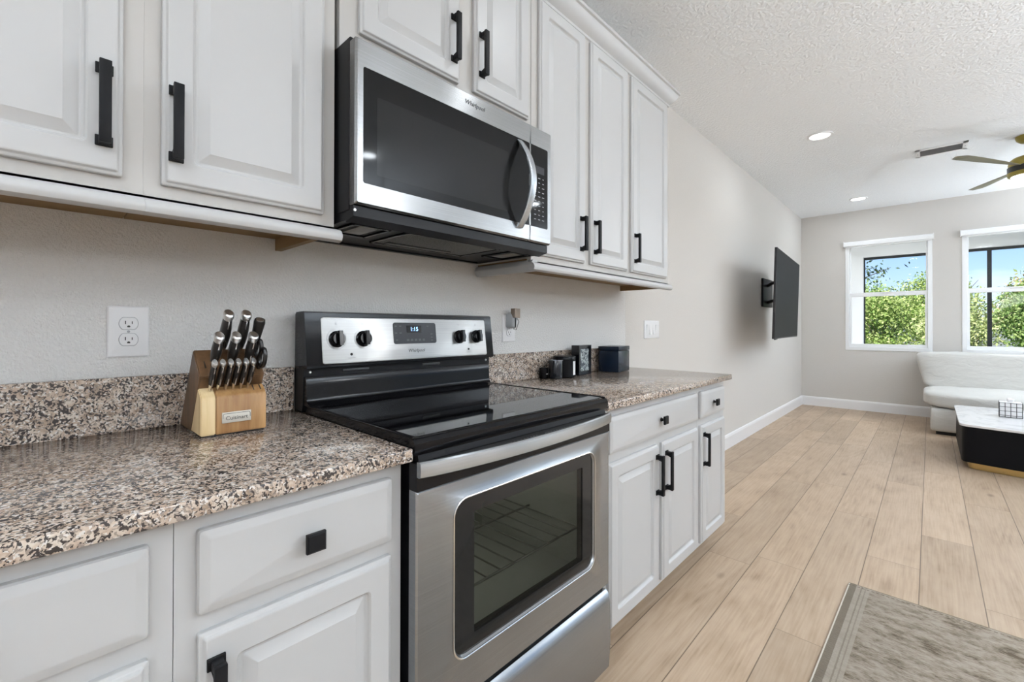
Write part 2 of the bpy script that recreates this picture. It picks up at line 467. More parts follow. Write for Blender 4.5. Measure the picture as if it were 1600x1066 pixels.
# ------------------------------------------------------------------ mesh helpers
class MB:
    """Collects shapes (world coordinates) for ONE mesh object."""

    def __init__(self):
        self.bm = bmesh.new()

    def faces(self, vs, fs):
        vv = [self.bm.verts.new(v) for v in vs]
        for f in fs:
            try:
                self.bm.faces.new([vv[i] for i in f])
            except ValueError:
                pass
        return vv

    def box(self, x0, x1, y0, y1, z0, z1, bev=0.0, seg=2, rot=None, piv=None):
        m = Matrix.Translation(((x0 + x1) / 2, (y0 + y1) / 2, (z0 + z1) / 2)) @ Matrix.Diagonal((abs(x1 - x0), abs(y1 - y0), abs(z1 - z0), 1))
        if rot is not None:
            p = Vector(piv)
            m = Matrix.Translation(p) @ rot.to_4x4() @ Matrix.Translation(-p) @ m
        r = bmesh.ops.create_cube(self.bm, size=1.0, matrix=m)
        if bev > 0:
            es = list({e for v in r['verts'] for e in v.link_edges})
            bmesh.ops.bevel(self.bm, geom=es, offset=bev, segments=seg, affect='EDGES', profile=0.5)
        return self

    def loft(self, rings, cap0=True, cap1=True, closed=True):
        vv = [[self.bm.verts.new(p) for p in r] for r in rings]
        n = len(rings[0])
        for a, b in zip(vv[:-1], vv[1:]):
            for i in range(n if closed else n - 1):
                j = (i + 1) % n
                try:
                    self.bm.faces.new((a[i], a[j], b[j], b[i]))
                except ValueError:
                    pass
        if cap0:
            self.bm.faces.new(list(reversed(vv[0])))
        if cap1:
            self.bm.faces.new(vv[-1])
        return self

    def prism(self, poly, axis, a, b):
        """poly: 2-D loop; axis 'x' -> (y,z), 'y' -> (x,z), 'z' -> (x,y); extruded from a to b."""
        def p3(p, t):
            return {'x': (t, p[0], p[1]), 'y': (p[0], t, p[1]), 'z': (p[0], p[1], t)}[axis]
        self.loft([[p3(p, a) for p in poly], [p3(p, b) for p in poly]])
        return self

    def lathe(self, prof, c=(0, 0, 0), seg=32, axis='z', cap0=True, cap1=True):
        rings = []
        for r, h in prof:
            ring = []
            for i in range(seg):
                t = 2 * PI * i / seg
                u, v = r * math.cos(t), r * math.sin(t)
                if axis == 'z':
                    ring.append((c[0] + u, c[1] + v, c[2] + h))
                elif axis == 'x':
                    ring.append((c[0] + h, c[1] + u, c[2] + v))
                else:
                    ring.append((c[0] + v, c[1] + h, c[2] + u))
            rings.append(ring)
        self.loft(rings, cap0, cap1)
        return self

    def tube(self, path, r, seg=10, closed=False):
        P = [Vector(p) for p in path]
        n = len(P)
        rs = r if isinstance(r, (list, tuple)) else [r] * n
        rings = []
        prev = None
        for i in range(n):
            a = P[(i - 1) % n] if (closed or i > 0) else P[i]
            b = P[(i + 1) % n] if (closed or i < n - 1) else P[i]
            t = (b - a).normalized()
            if prev is None:
                h = Vector((0, 0, 1)) if abs(t.z) < 0.9 else Vector((1, 0, 0))
                u = t.cross(h).normalized()
            else:
                u = (prev - t * prev.dot(t)).normalized()
            prev = u
            w = t.cross(u)
            rings.append([P[i] + (u * math.cos(2 * PI * k / seg) + w * math.sin(2 * PI * k / seg)) * rs[i] for k in range(seg)])
        if closed:
            rings.append(rings[0])
        self.loft(rings, not closed, not closed)
        if closed:
            bmesh.ops.remove_doubles(self.bm, verts=self.bm.verts[:], dist=1e-6)
        return self

    def sweep(self, prof, path):
        """prof: list of (offset vectors as callables or 2-D (a,b)); path: list of (origin, axisA, axisB)."""
        self.loft([[Vector(o) + Vector(A) * p[0] + Vector(B) * p[1] for p in prof] for o, A, B in path])
        return self

    def build(self, name, mat, parent=None, smooth=40, at=None, local=False, subsurf=0):
        me = bpy.data.meshes.new(name)
        bmesh.ops.recalc_face_normals(self.bm, faces=self.bm.faces[:])
        self.bm.to_mesh(me)
        self.bm.free()
        root = parent
        while root is not None and root.parent is not None:
            root = root.parent
        off = Vector((0, 0, 0))
        if root is not None and not local:
            off = Vector(root.location)
        elif root is None and at is not None:
            off = Vector(at)
        n = len(me.vertices)
        co = np.empty(n * 3)
        me.vertices.foreach_get('co', co)
        co = co.reshape(-1, 3)
        uvl = me.uv_layers.new(name='UVMap')
        li = np.empty(len(me.loops), dtype=np.int32)
        me.loops.foreach_get('vertex_index', li)
        uv = co[li][:, 1:3].astype(np.float32)
        uvl.data.foreach_set('uv', uv.ravel())
        co -= np.array(off)
        me.vertices.foreach_set('co', co.ravel())
        mats = mat if isinstance(mat, (list, tuple)) else [mat]
        for q in mats:
            me.materials.append(MAT[q])
        if smooth:
            me.polygons.foreach_set('use_smooth', [True] * len(me.polygons))
            for pl in me.polygons:
                if len(pl.vertices) > 4:
                    pl.use_smooth = False
            me.set_sharp_from_angle(angle=math.radians(smooth))
        me.update()
        o = bpy.data.objects.new(name, me)
        COL.objects.link(o)
        if parent is not None:
            o.parent = parent
        elif at is not None:
            o.location = at
        if subsurf:
            s = o.modifiers.new('subdivision', 'SUBSURF')
            s.levels = s.render_levels = subsurf
        return o


def thing(name, label, cat, loc=(0, 0, 0), rotz=0.0, group=None):
    o = bpy.data.objects.new(name, None)
    o.empty_display_size = 0.1
    COL.objects.link(o)
    o.location = loc
    o.rotation_euler = (0, 0, rotz)
    o['label'] = label
    o['category'] = cat
    if group:
        o['group'] = group
    return o


def tag(o, label, cat, group=None, kind=None):
    o['label'] = label
    o['category'] = cat
    if group:
        o['group'] = group
    if kind:
        o['kind'] = kind
    return o


def struct(o):
    o['kind'] = 'structure'
    return o


def copy_tree(o, parent=None):
    c = o.copy()
    COL.objects.link(c)
    if parent is not None:
        c.parent = parent
    for ch in list(o.children):
        copy_tree(ch, c)
    return c


def rrect(a0, a1, b0, b1, r, seg=4):
    pts = []
    r = max(r, 1e-5)
    for (ca, cb, t0) in ((a1 - r, b0 + r, -PI / 2), (a1 - r, b1 - r, 0), (a0 + r, b1 - r, PI / 2), (a0 + r, b0 + r, PI)):
        for k in range(seg + 1):
            t = t0 + PI / 2 * k / seg
            pts.append((ca + r * math.cos(t), cb + r * math.sin(t)))
    return pts


def arc(cx, cy, r, a0, a1, n):
    return [(cx + r * math.cos(a0 + (a1 - a0) * i / n), cy + r * math.sin(a0 + (a1 - a0) * i / n)) for i in range(n + 1)]


def slab_rings(y0, y1, z0, z1, xf, steps):
    """steps: (inset, depth below the front plane xf, corner radius) -> rings for loft (panel facing +x)."""
    return [[(xf - d, p[0], p[1]) for p in rrect(y0 + i, y1 - i, z0 + i, z1 - i, r)] for i, d, r in steps]


def text(body, name, mat, parent, size, origin, ax, ay, extrude=0.0003, shear=0.0, align='CENTER', sx=1.0):
    c = bpy.data.curves.new(name, 'FONT')
    c.body = body
    c.size = size
    c.extrude = extrude
    c.shear = shear
    c.align_x = align
    c.align_y = 'CENTER'
    c.resolution_u = 3
    c.materials.append(MAT[mat])
    tmp = bpy.data.objects.new(name, c)
    COL.objects.link(tmp)
    me = bpy.data.meshes.new_from_object(tmp.evaluated_get(bpy.context.evaluated_depsgraph_get()))
    me.name = name
    bpy.data.objects.remove(tmp)
    bpy.data.curves.remove(c)
    o = bpy.data.objects.new(name, me)
    COL.objects.link(o)
    o.parent = parent
    root = parent
    while root.parent is not None:
        root = root.parent
    X, Y = Vector(ax).normalized(), Vector(ay).normalized()
    Z = X.cross(Y)
    m = Matrix.Identity(4)
    org = Vector(origin) - Vector(root.location)
    for i in range(3):
        m[i][0], m[i][1], m[i][2], m[i][3] = X[i] * sx, Y[i], Z[i], org[i]
    o.matrix_local = m
    return o


# ------------------------------------------------------------------ the room
CEIL, YF, XR, YB = 2.82, 7.40, 5.4, -3.6
b = MB(); b.box(-0.14, XR + 0.14, YB - 0.14, YF + 0.16, -0.12, 0.0)
struct(b.build('floor', 'oak_planks', smooth=0))
b = MB(); b.box(-0.14, XR + 0.14, YB - 0.14, YF + 0.16, CEIL, CEIL + 0.2)
struct(b.build('ceiling', 'ceiling_paint', smooth=0))
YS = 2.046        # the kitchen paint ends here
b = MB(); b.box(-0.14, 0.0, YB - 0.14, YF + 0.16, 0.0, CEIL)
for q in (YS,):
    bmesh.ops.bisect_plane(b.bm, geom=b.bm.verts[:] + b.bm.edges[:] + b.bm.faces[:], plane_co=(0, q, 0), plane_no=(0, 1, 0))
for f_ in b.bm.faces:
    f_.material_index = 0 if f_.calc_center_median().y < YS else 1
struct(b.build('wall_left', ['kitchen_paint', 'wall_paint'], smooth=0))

WZ0, WZ1 = 0.848, 2.372
WINS = [(0.543, 1.443), (1.722, 2.622)]
b = MB()
y0, y1 = YF, YF + 0.16
b.box(-0.0, XR + 0.14, y0, y1, 0, WZ0)
b.box(-0.0, XR + 0.14, y0, y1, WZ1, CEIL)
xs = [0.0] + [v for w in WINS for v in w] + [XR + 0.14]
for i in range(0, len(xs), 2):
    b.box(xs[i], xs[i + 1], y0, y1, WZ0, WZ1)
struct(b.build('wall_far', 'wall_paint', smooth=0))
# right wall with a glazed sliding door, back wall
DY0, DY1, DZ = 3.6, 6.2, 2.3
b = MB()
b.box(XR, XR + 0.14, YB, DY0, 0, CEIL)
b.box(XR, XR + 0.14, DY1, YF, 0, CEIL)
b.box(XR, XR + 0.14, DY0, DY1, DZ, CEIL)
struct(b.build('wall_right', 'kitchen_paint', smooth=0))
b = MB(); b.box(0, XR + 0.14, YB - 0.14, YB, 0, CEIL)
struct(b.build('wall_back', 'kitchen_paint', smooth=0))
d1 = MB()
for a0, a1 in ((DY0, (DY0 + DY1) / 2 + 0.03), ((DY0 + DY1) / 2 - 0.03, DY1)):
    xx = XR + 0.04 if a0 == DY0 else XR + 0.08
    d1.box(xx, xx + 0.035, a0, a0 + 0.06, 0, DZ); d1.box(xx, xx + 0.035, a1 - 0.06, a1, 0, DZ)
    d1.box(xx, xx + 0.035, a0, a1, 0, 0.08); d1.box(xx, xx + 0.035, a0, a1, DZ - 0.06, DZ)
d1o = struct(d1.build('door_1', 'window_vinyl'))
p_ = MB(); p_.box(XR + 0.055, XR + 0.059, DY0 + 0.05, DY1 - 0.05, 0.07, DZ - 0.05)
p_.build('pane', 'pane_glass', d1o)

# baseboards
def base_profile(n):
    return [(0, 0), (0.016, 0), (0.016, 0.112), (0.012, 0.122), (0.012, 0.127), (0.006, 0.132), (0, 0.134)]
b = MB()
b.loft([[(p[0], 2.005, p[1]) for p in base_profile(0)], [(p[0], YF, p[1]) for p in base_profile(0)]])
struct(b.build('baseboard_left', 'trim_white', smooth=20))
b = MB()
b.loft([[(0.012, YF - p[0], p[1]) for p in base_profile(0)], [(XR, YF - p[0], p[1]) for p in base_profile(0)]])
struct(b.build('baseboard_far', 'trim_white', smooth=20))

def ring_frame(x0, x1, z0, z1, wl, wr, wb, wt, ya, yb, e=0.003):
    """picture-frame ring in the x-z plane, from y=ya (front, towards the room) to yb"""
    def R(dx, y, k=0.0):
        return [(x0 + dx[0], y, z0 + dx[2]), (x1 - dx[1], y, z0 + dx[2]), (x1 - dx[1], y, z1 - dx[3]), (x0 + dx[0], y, z1 - dx[3])]
    o, i = (0, 0, 0, 0), (wl, wr, wb, wt)
    oe, ie = (e, e, e, e), (wl - e, wr - e, wb - e, wt - e)
    b = MB()
    rr = [R(i, yb), R(o, yb), R(o, ya + e), R(oe, ya), R(ie, ya), R(i, ya + e), R(i, yb)]
    b.loft(rr, False, False)
    bmesh.ops.remove_doubles(b.bm, verts=b.bm.verts[:], dist=1e-6)
    return b


# windows: single-hung vinyl
for i, (x0, x1) in enumerate(WINS):
    b = ring_frame(x0 - 0.004, x1 + 0.004, WZ0 - 0.004, WZ1 + 0.004, 0.044, 0.044, 0.047, 0.052, YF - 0.008, YF + 0.10)
    wo_ = struct(b.build('window_%d' % (i + 1), 'window_vinyl'))
    # lower sash, in front
    sx0, sx1 = x0 + 0.041, x1 - 0.041
    b = ring_frame(sx0, sx1, WZ0 + 0.044, 1.655, 0.024, 0.024, 0.043, 0.057, YF + 0.016, YF + 0.046)
    b.box(x0 + 0.40, x0 + 0.50, YF + 0.006, YF + 0.018, 1.640, 1.656, 0.003)
    b.build('sash', 'window_vinyl', wo_)
    b = MB(); b.box(sx0 + 0.02, sx1 - 0.02, YF + 0.030, YF + 0.034, WZ0 + 0.07, 1.61)
    b.build('pane', 'pane_glass', wo_)
    b = ring_frame(sx0, sx1, 1.61, WZ1 - 0.049, 0.016, 0.016, 0.038, 0.018, YF + 0.052, YF + 0.080)
    b.build('sash', 'window_vinyl', wo_)
    b = MB(); b.box(sx0 + 0.01, sx1 - 0.01, YF + 0.064, YF + 0.068, 1.63, WZ1 - 0.04)
    b.build('pane', 'pane_glass', wo_)
    t = thing('roller_shade', ['rolled-up white roller shade above the left window', 'rolled-up white roller shade above the right window behind the sofa'][i], 'shade', ((x0 + x1) / 2, YF, 2.31), group='roller shades over the windows')
    b = MB()
    b.loft([[(xx, YF - d, z) for d, z in ((0.001, 2.312), (0.045, 2.308), (0.062, 2.316), (0.066, 2.335), (0.064, 2.362), (0.052, 2.378), (0.001, 2.380))] for xx in (x0 - 0.012, x1 + 0.012)])
    b.build('cassette', 'window_vinyl', t, smooth=30)
    for xx in (x0 - 0.020, x1 + 0.012):
        b = MB(); b.box(xx, xx + 0.008, YF - 0.068, YF - 0.001, 2.304, 2.384, 0.003); b.build('end_cap', 'trim_white', t)
    b = MB(); b.box(x0 + 0.004, x1 - 0.004, YF - 0.042, YF - 0.030, 2.296, 2.310, 0.003)
    b.build('bottom_bar', 'window_vinyl', t)

# ------------------------------------------------------------------ outdoors: screened porch, lawn, trees
b = MB(); b.box(-6, 9, YF + 0.16, 10.2, -0.16, -0.04)
struct(b.build('porch_floor', 'lanai_white', smooth=0))
b = MB(); b.box(-14, 16, 10.2, 46, -0.30, -0.20)
struct(b.build('ground', 'lawn', smooth=0))
b = MB(); b.box(-6, 9, YF + 0.16, 10.35, 2.76, 2.9)
struct(b.build('porch_ceiling', 'lanai_white', smooth=0))
b = MB(); b.box(-6, 9, 10.2, 10.35, 2.495, 2.76)
struct(b.build('porch_beam', 'lanai_white', smooth=0))
b = MB(); b.box(-0.55, 0.505, 10.12, 10.36, -0.04, 2.50)
struct(b.build('porch_column', 'lanai_white', smooth=0))
t = thing('porch_light', 'flat white ceiling light on the porch outside, above the windows', 'light', (1.6, 8.7, 2.76))  # unseen lamp added to whiten the porch column
b = MB(); b.lathe([(0.16, -0.03), (0.19, -0.02), (0.20, -0.0005)], (1.6, 8.7, 2.76), 36); b.build('base', 'trim_white', t)
b = MB(); b.lathe([(0.10, -0.062), (0.15, -0.05), (0.16, -0.03)], (1.6, 8.7, 2.76), 36); b.build('lamp_shade', 'lamp_diffuser', t)
l = bpy.data.lights.new('lamp', 'AREA'); l.shape = 'DISK'; l.size = 0.3; l.energy = ADDED_PORCH_W; l.color = (1, 0.98, 0.96)
lo = bpy.data.objects.new('lamp', l); lo.location = (0, 0, -0.07); COL.objects.link(lo); lo.parent = t
t = thing('porch_screen', 'dark metal screen frame between the porch columns outside the windows', 'screen', (2.1, 10.28, -0.04))
b = MB(); b.box(0.505, 6.0, 10.255, 10.305, 2.452, 2.495)
b.build('top_rail', 'screen_frame', t)
for xx in (0.505, 2.118, 3.76, 5.40):
    b = MB(); w = 0.018 if xx < 1 else 0.052
    b.box(xx, xx + w, 10.255, 10.305, -0.04, 2.452)
    b.build('mullion', 'screen_frame', t)
b = MB(); b.box(0.505, 6.0, 10.255, 10.305, -0.04, 0.01)
b.build('bottom_rail', 'screen_frame', t)


def tree(name, label, x, y, h, crown_r, n, leaf, size, trunk_h, sparse=False, seed=0, flat=0.75):
    r_ = np.random.default_rng(seed)
    t = thing(name, label, 'tree', (x, y, -0.2), group='trees beyond the porch screen')
    b = MB()
    tips = []
    b.tube([(x, y, -0.2), (x + 0.05, y, trunk_h * 0.5), (x + r_.normal(0, 0.1), y + 0.05, trunk_h)], [0.10 * h / 4, 0.08 * h / 4, 0.055 * h / 4], 8)
    nb = 26 if sparse else 12
    for k in range(nb):
        a = r_.uniform(0, 2 * PI)
        rr = crown_r * r_.uniform(0.45, 1.0)
        zz = trunk_h + (h - trunk_h) * r_.uniform(0.1, 0.95)
        tip = (x + rr * math.cos(a), y + rr * math.sin(a), zz)
        mid = (x + rr * 0.5 * math.cos(a + 0.2), y + rr * 0.5 * math.sin(a + 0.2), trunk_h + (zz - trunk_h) * 0.6)
        b.tube([(x, y, trunk_h * r_.uniform(0.7, 1.0)), mid, tip], [0.03 * h / 4, 0.02 * h / 4, 0.006], 5)
        tips.append((mid, tip))
    b.build('trunk', 'bark', t)
    if sparse:
        k = r_.integers(0, nb, n)
        f = r_.uniform(0.3, 1.05, n)
        P = np.array([np.array(tips[i][0]) * (1 - u) + np.array(tips[i][1]) * u for i, u in zip(k, f)]) + r_.normal(0, 0.10, (n, 3))
    else:
        nc = 30
        d = r_.normal(size=(nc, 3)); d /= np.linalg.norm(d, axis=1)[:, None]
        cz = (h + trunk_h * 0.4) / 2
        cc = np.array([x, y, cz]) + d * np.array([crown_r, crown_r, (h - cz) / 1.0]) * r_.uniform(0.45, 0.85, (nc, 1))
        k = r_.integers(0, nc, n)
        P = cc[k] + np.clip(r_.normal(0, crown_r * 0.17, (n, 3)), -crown_r * 0.36, crown_r * 0.36)
    u = r_.normal(size=(n, 3)); u /= np.linalg.norm(u, axis=1)[:, None]
    w = np.cross(u, r_.normal(size=(n, 3))); w /= np.linalg.norm(w, axis=1)[:, None]
    s = size * r_.uniform(0.6, 1.25, (n, 1))
    q = np.stack([P - u * s, P + w * s * 0.42, P + u * s, P - w * s * 0.42], axis=1).reshape(-1, 3)
    me = bpy.data.meshes.new('foliage')
    q -= np.array([x, y, -0.2])
    me.from_pydata(q.tolist(), [], [tuple(range(4 * i, 4 * i + 4)) for i in range(n)])
    me.materials.append(MAT[leaf])
    o = bpy.data.objects.new('foliage', me)
    COL.objects.link(o)
    o.parent = t
    return t


tree('tree', 'sparse dark-leaved tree just outside behind the white porch column', -1.1, 12.9, 4.2, 2.35, 2400, 'leaf_dark', 0.055, 1.5, True, 3)
tree('tree', 'bright green bushy tree low in the left window', 0.30, 18.2, 2.3, 1.2, 9000, 'leaf_bright', 0.055, 0.4, seed=4)
tree('tree', 'taller sunlit green tree at the right side of the left window', 1.45, 21.4, 3.25, 1.25, 10000, 'leaf_bright', 0.06, 0.7, seed=5)
tree('tree', 'pale yellow-green tree standing behind the wall between the windows', 2.0, 15.9, 1.9, 1.0, 6000, 'leaf_pale', 0.05, 0.4, seed=6)
tree('tree', 'reddish-tinged tree left of the dark mullion in the right window', 4.45, 24.6, 3.25, 1.35, 7000, 'leaf_rust', 0.065, 0.8, seed=8)
tree('tree', 'green tree right of the dark mullion in the right window', 5.7, 21.0, 3.45, 1.5, 9000, 'leaf_bright', 0.065, 0.8, seed=9)
tree('tree', 'mid-green shrubby tree low in the right window', 3.75, 17.9, 2.75, 1.25, 11000, 'leaf_mid', 0.055, 0.4, seed=10)
tree('tree', 'dense darker green tree furthest back in the left window', -0.9, 24.9, 3.2, 2.0, 12000, 'leaf_mid', 0.075, 0.6, seed=11)
tree('tree', 'broad green tree furthest right beyond the sofa window', 9.0, 20.5, 3.6, 1.8, 8000, 'leaf_mid', 0.08, 0.7, seed=12)

# ------------------------------------------------------------------ recessed lamps, vent, fan, pendants
def recessed(x, y, label, group='recessed ceiling lamps'):
    t = thing('recessed_light', label, 'light', (x, y, CEIL), group=group)
    b = MB()
    b.lathe([(0.073, -0.0005), (0.098, -0.0005), (0.096, -0.006), (0.078, -0.010), (0.073, -0.007)], (x, y, CEIL), 40, cap0=False, cap1=False)
    b.loft([[(x + r * math.cos(2 * PI * k / 40), y + r * math.sin(2 * PI * k / 40), CEIL - z) for k in range(40)] for r, z in ((0.073, 0.007), (0.073, 0.0005))], False, False)
    b.build('trim_ring', 'trim_white', t)
    b = MB(); b.lathe([(0.073, -0.001), (0.073, -0.0045)], (x, y, CEIL), 40)
    b.build('diffuser', 'lamp_diffuser', t)
    l = bpy.data.lights.new('lamp', 'AREA')
    l.shape = 'DISK'; l.size = 0.14
    l.energy = CEIL_W
    l.color = LAMP_COLOR
    lo = bpy.data.objects.new('lamp', l)
    lo.location = (0, 0, -0.012)
    COL.objects.link(lo)
    lo.parent = t
    return t


recessed(0.735, 4.075, 'round white recessed ceiling light nearer the kitchen cabinets')
recessed(0.755, 6.665, 'round white recessed ceiling light nearer the window wall')
for (x, y, lb) in ((3.25, 4.0, 'recessed ceiling light over the living room far side, nearer the kitchen'), (3.25, 6.66, 'recessed ceiling light over the living room far side, by the window wall'),
                   (3.32, 1.63, 'recessed ceiling light over the kitchen far side'), (1.15, 1.2, 'recessed ceiling light in front of the stove'),
                   (1.15, -0.9, 'recessed ceiling light behind the left counter end'), (3.3, -0.9, 'recessed ceiling light over the dining side'),
                   (1.15, -2.7, 'recessed ceiling light by the back wall, cabinet side'), (3.3, -2.7, 'recessed ceiling light by the back wall, dining side')):
    recessed(x, y, lb)

t = thing('ceiling_vent', 'white rectangular air vent with dark slots on the ceiling', 'vent', (1.50, 5.195, CEIL))
b = MB()
vx0, vx1, vy0, vy1 = 1.325, 1.678, 5.075, 5.305
for (a0, a1, c0, c1) in ((vx0, vx0 + 0.036, vy0, vy1), (vx1 - 0.036, vx1, vy0, vy1), (vx0, vx1, vy0, vy0 + 0.03), (vx0, vx1, vy1 - 0.03, vy1)):
    b.box(a0, a1, c0, c1, CEIL - 0.010, CEIL - 0.0005, 0.002)
b.build('frame', 'vent_white', t)
for k in range(6):
    yy = vy0 + 0.040 + k * 0.027
    b = MB(); b.box(vx0 + 0.034, vx1 - 0.034, yy, yy + 0.022, CEIL - 0.010, CEIL - 0.007, rot=Matrix.Rotation(0.6, 3, 'X'), piv=(0, yy + 0.011, CEIL - 0.0085))
    b.build('slat', 'slat_grey', t)
b = MB(); b.box(vx0 + 0.03, vx1 - 0.03, vy0 + 0.02, vy1 - 0.02, CEIL - 0.002, CEIL - 0.0005)
b.build('duct_opening', 'vent_dark', t)
for xx in (vx0 + 0.018, vx1 - 0.018):
    b = MB(); b.lathe([(0.006, -0.0115), (0.005, -0.0125)], (xx, (vy0 + vy1) / 2, CEIL), 12)
    b.build('screw', 'mark_grey', t)

# ceiling fan
FX, FY = 2.045, 5.29
t = thing('ceiling_fan', 'brass and black three-blade ceiling fan with a light, hanging from the ceiling', 'fan', (FX, FY, CEIL))
b = MB(); b.lathe([(0.020, -0.062), (0.045, -0.058), (0.070, -0.035), (0.078, -0.012), (0.078, -0.0005)], (FX, FY, CEIL), 36)
b.build('canopy', 'fan_brass', t)
b = MB(); b.lathe([(0.013, -0.19), (0.013, -0.055)], (FX, FY, CEIL), 16)
b.build('downrod', 'fan_brass', t)
b = MB(); b.lathe([(0.118, -0.262), (0.121, -0.235), (0.112, -0.205), (0.09, -0.185), (0.05, -0.172), (0.03, -0.168)], (FX, FY, CEIL), 40)
b.build('motor_top', 'fan_brass', t)
b = MB(); b.lathe([(0.125, -0.312), (0.126, -0.262), (0.117, -0.258)], (FX, FY, CEIL), 40)
b.build('motor_band', 'fan_black', t)
b = MB(); b.lathe([(0.108, -0.345), (0.122, -0.340), (0.128, -0.312), (0.124, -0.308)], (FX, FY, CEIL), 40)
b.build('motor_rim', 'fan_brass', t)
b = MB(); b.lathe([(0.02, -0.372), (0.06, -0.368), (0.09, -0.358), (0.106, -0.343)], (FX, FY, CEIL), 40)
b.build('lamp_shade', 'lamp_diffuser', t)
fl = bpy.data.lights.new('lamp', 'AREA'); fl.shape = 'DISK'; fl.size = 0.2; fl.energy = CEIL_W; fl.color = LAMP_COLOR
flo = bpy.data.objects.new('lamp', fl); flo.location = (0, 0, -0.38); COL.objects.link(flo); flo.parent = t
for k, ang in enumerate((-126.0, 112.0, -7.0)):
    a = math.radians(ang)
    d = Vector((math.cos(a), math.sin(a), 0)); s_ = Vector((-math.sin(a), math.cos(a), 0))
    rings = []
    for i in range(17):
        u = i / 16
        r = 0.10 + 0.68 * u
        half = 0.022 + 0.048 * math.sin(min(1, u * 1.25) * PI / 2) if u < 0.9 else 0.070 * math.sqrt(max(0.02, 1 - ((u - 0.9) / 0.1) ** 2))
        tw = math.radians(-16 + 10 * u)
        z = CEIL - 0.262 + 0.018 * u
        sv = s_ * math.cos(tw) + Vector((0, 0, 1)) * math.sin(tw)
        nv = Vector((0, 0, 1)) * math.cos(tw) - s_ * math.sin(tw)
        c = Vector((FX, FY, z)) + d * r
        rings.append([c + sv * half * e + nv * th for e, th in ((-1, 0), (-0.8, 0.005), (0.8, 0.005), (1, 0), (0.8, -0.004), (-0.8, -0.004))])
    b = MB(); b.loft(rings)
    b.build('blade', 'blade_finish', t)

for k, (x, y) in enumerate(((2.75, 1.45), (2.75, 0.1), (2.75, -1.25))):
    t = thing('pendant_lamp', ['white glass globe pendant nearest the living room', 'white glass globe pendant in the middle of the row', 'white glass globe pendant nearest the back wall'][k], 'lamp', (x, y, CEIL), group='globe pendants in a row')
    b = MB(); b.lathe([(0.06, -0.022), (0.065, -0.0005)], (x, y, CEIL), 24); b.build('canopy', 'black_metal', t)
    b = MB(); b.lathe([(0.005, -0.95), (0.005, -0.02)], (x, y, CEIL), 10); b.build('rod', 'black_metal', t)
    b = MB(); b.lathe([(0.02, -1.165)] + [(0.115 * math.cos(q), -1.06 + 0.105 * math.sin(q)) for q in np.linspace(-1.3, 1.3, 13)] + [(0.02, -0.955)], (x, y, CEIL), 28)
    b.build('globe', 'globe_glow', t)


# torchiere floor lamps out of view, added to brighten the ceiling
for k, (x, y) in enumerate(((3.2, -2.4), (4.2, 1.9), (4.9, 5.7), (4.0, 7.0))):
    t = thing('floor_lamp', ['black torchiere floor lamp in the back corner behind the camera', 'black torchiere floor lamp at the side of the runner rug', 'black torchiere floor lamp by the right wall of the living room past the coffee table', 'black torchiere floor lamp in the far right corner past the sofa'][k], 'lamp', (x, y, 0.0), group='torchiere floor lamps')
    b = MB(); b.lathe([(0.15, 0.0005), (0.15, 0.018), (0.02, 0.03)], (x, y, 0), 32); b.build('base', 'black_metal', t)
    b = MB(); b.lathe([(0.012, 0.028), (0.012, 1.72)], (x, y, 0), 12); b.build('pole', 'black_metal', t)
    b = MB(); b.lathe([(0.02, 1.71), (0.10, 1.735), (0.18, 1.80), (0.176, 1.80), (0.098, 1.742), (0.02, 1.722)], (x, y, 0), 36); b.build('bowl', 'black_metal', t)
    l = bpy.data.lights.new('lamp', 'AREA'); l.shape = 'DISK'; l.size = 0.26; l.energy = ADDED_TORCH_W * (1.0, 1.05, 0.95, 0.62)[k]; l.color = ADDED_TORCH_COLOR
    lo = bpy.data.objects.new('lamp', l); lo.location = (0, 0, 1.775); lo.rotation_euler = (PI, 0, 0); COL.objects.link(lo); lo.parent = t

# ------------------------------------------------------------------ cabinets
DOOR_STEPS = [(0.0, 0.018, 0.004), (0.0, 0.0085, 0.004), (0.0010, 0.0072, 0.004), (0.0028, 0.0062, 0.004), (0.0048, 0.0056, 0.004), (0.0062, 0.0044, 0.004), (0.0074, 0.0024, 0.004), (0.0090, 0.0006, 0.004), (0.0110, 0.0, 0.004),
              (0.049, 0.0, 0.010), (0.0515, 0.0022, 0.010), (0.054, 0.0068, 0.009), (0.057, 0.0092, 0.006), (0.060, 0.0094, 0.003), (0.079, 0.0020, 0.001), (0.0805, 0.0012, 0.001)]
DRAWER_STEPS = [(0.0, 0.018, 0.005), (0.0, 0.0085, 0.005), (0.002, 0.0045, 0.005), (0.006, 0.0030, 0.004), (0.014, 0.0004, 0.003), (0.016, 0.0, 0.003)]


def pull(parent, xf, yc, z0, z1):
    """flat bar pull with saddle feet, vertical, on plane xf"""
    b = MB()
    b.box(xf + 0.021, xf + 0.030, yc - 0.0085, yc + 0.0085, z0, z1, 0.001)
    for za, zb, sgn in ((z0, z0 + 0.016, 1), (z1 - 0.016, z1, -1)):
        b.box(xf, xf + 0.024, yc - 0.0075, yc + 0.0075, za + 0.001, zb - 0.001, 0.001)
        b.box(xf, xf + 0.0045, yc - 0.0125, yc + 0.0125, za - 0.001, zb + 0.002, 0.001)
        zc = zb if sgn > 0 else za
        b.prism([(xf + 0.004, zc), (xf + 0.022, zc), (xf + 0.022, zc + sgn * 0.006), (xf + 0.010, zc + sgn * 0.002)], 'y', yc - 0.0075, yc + 0.0075)
    return b.build('handle', 'black_metal', parent, smooth=25)


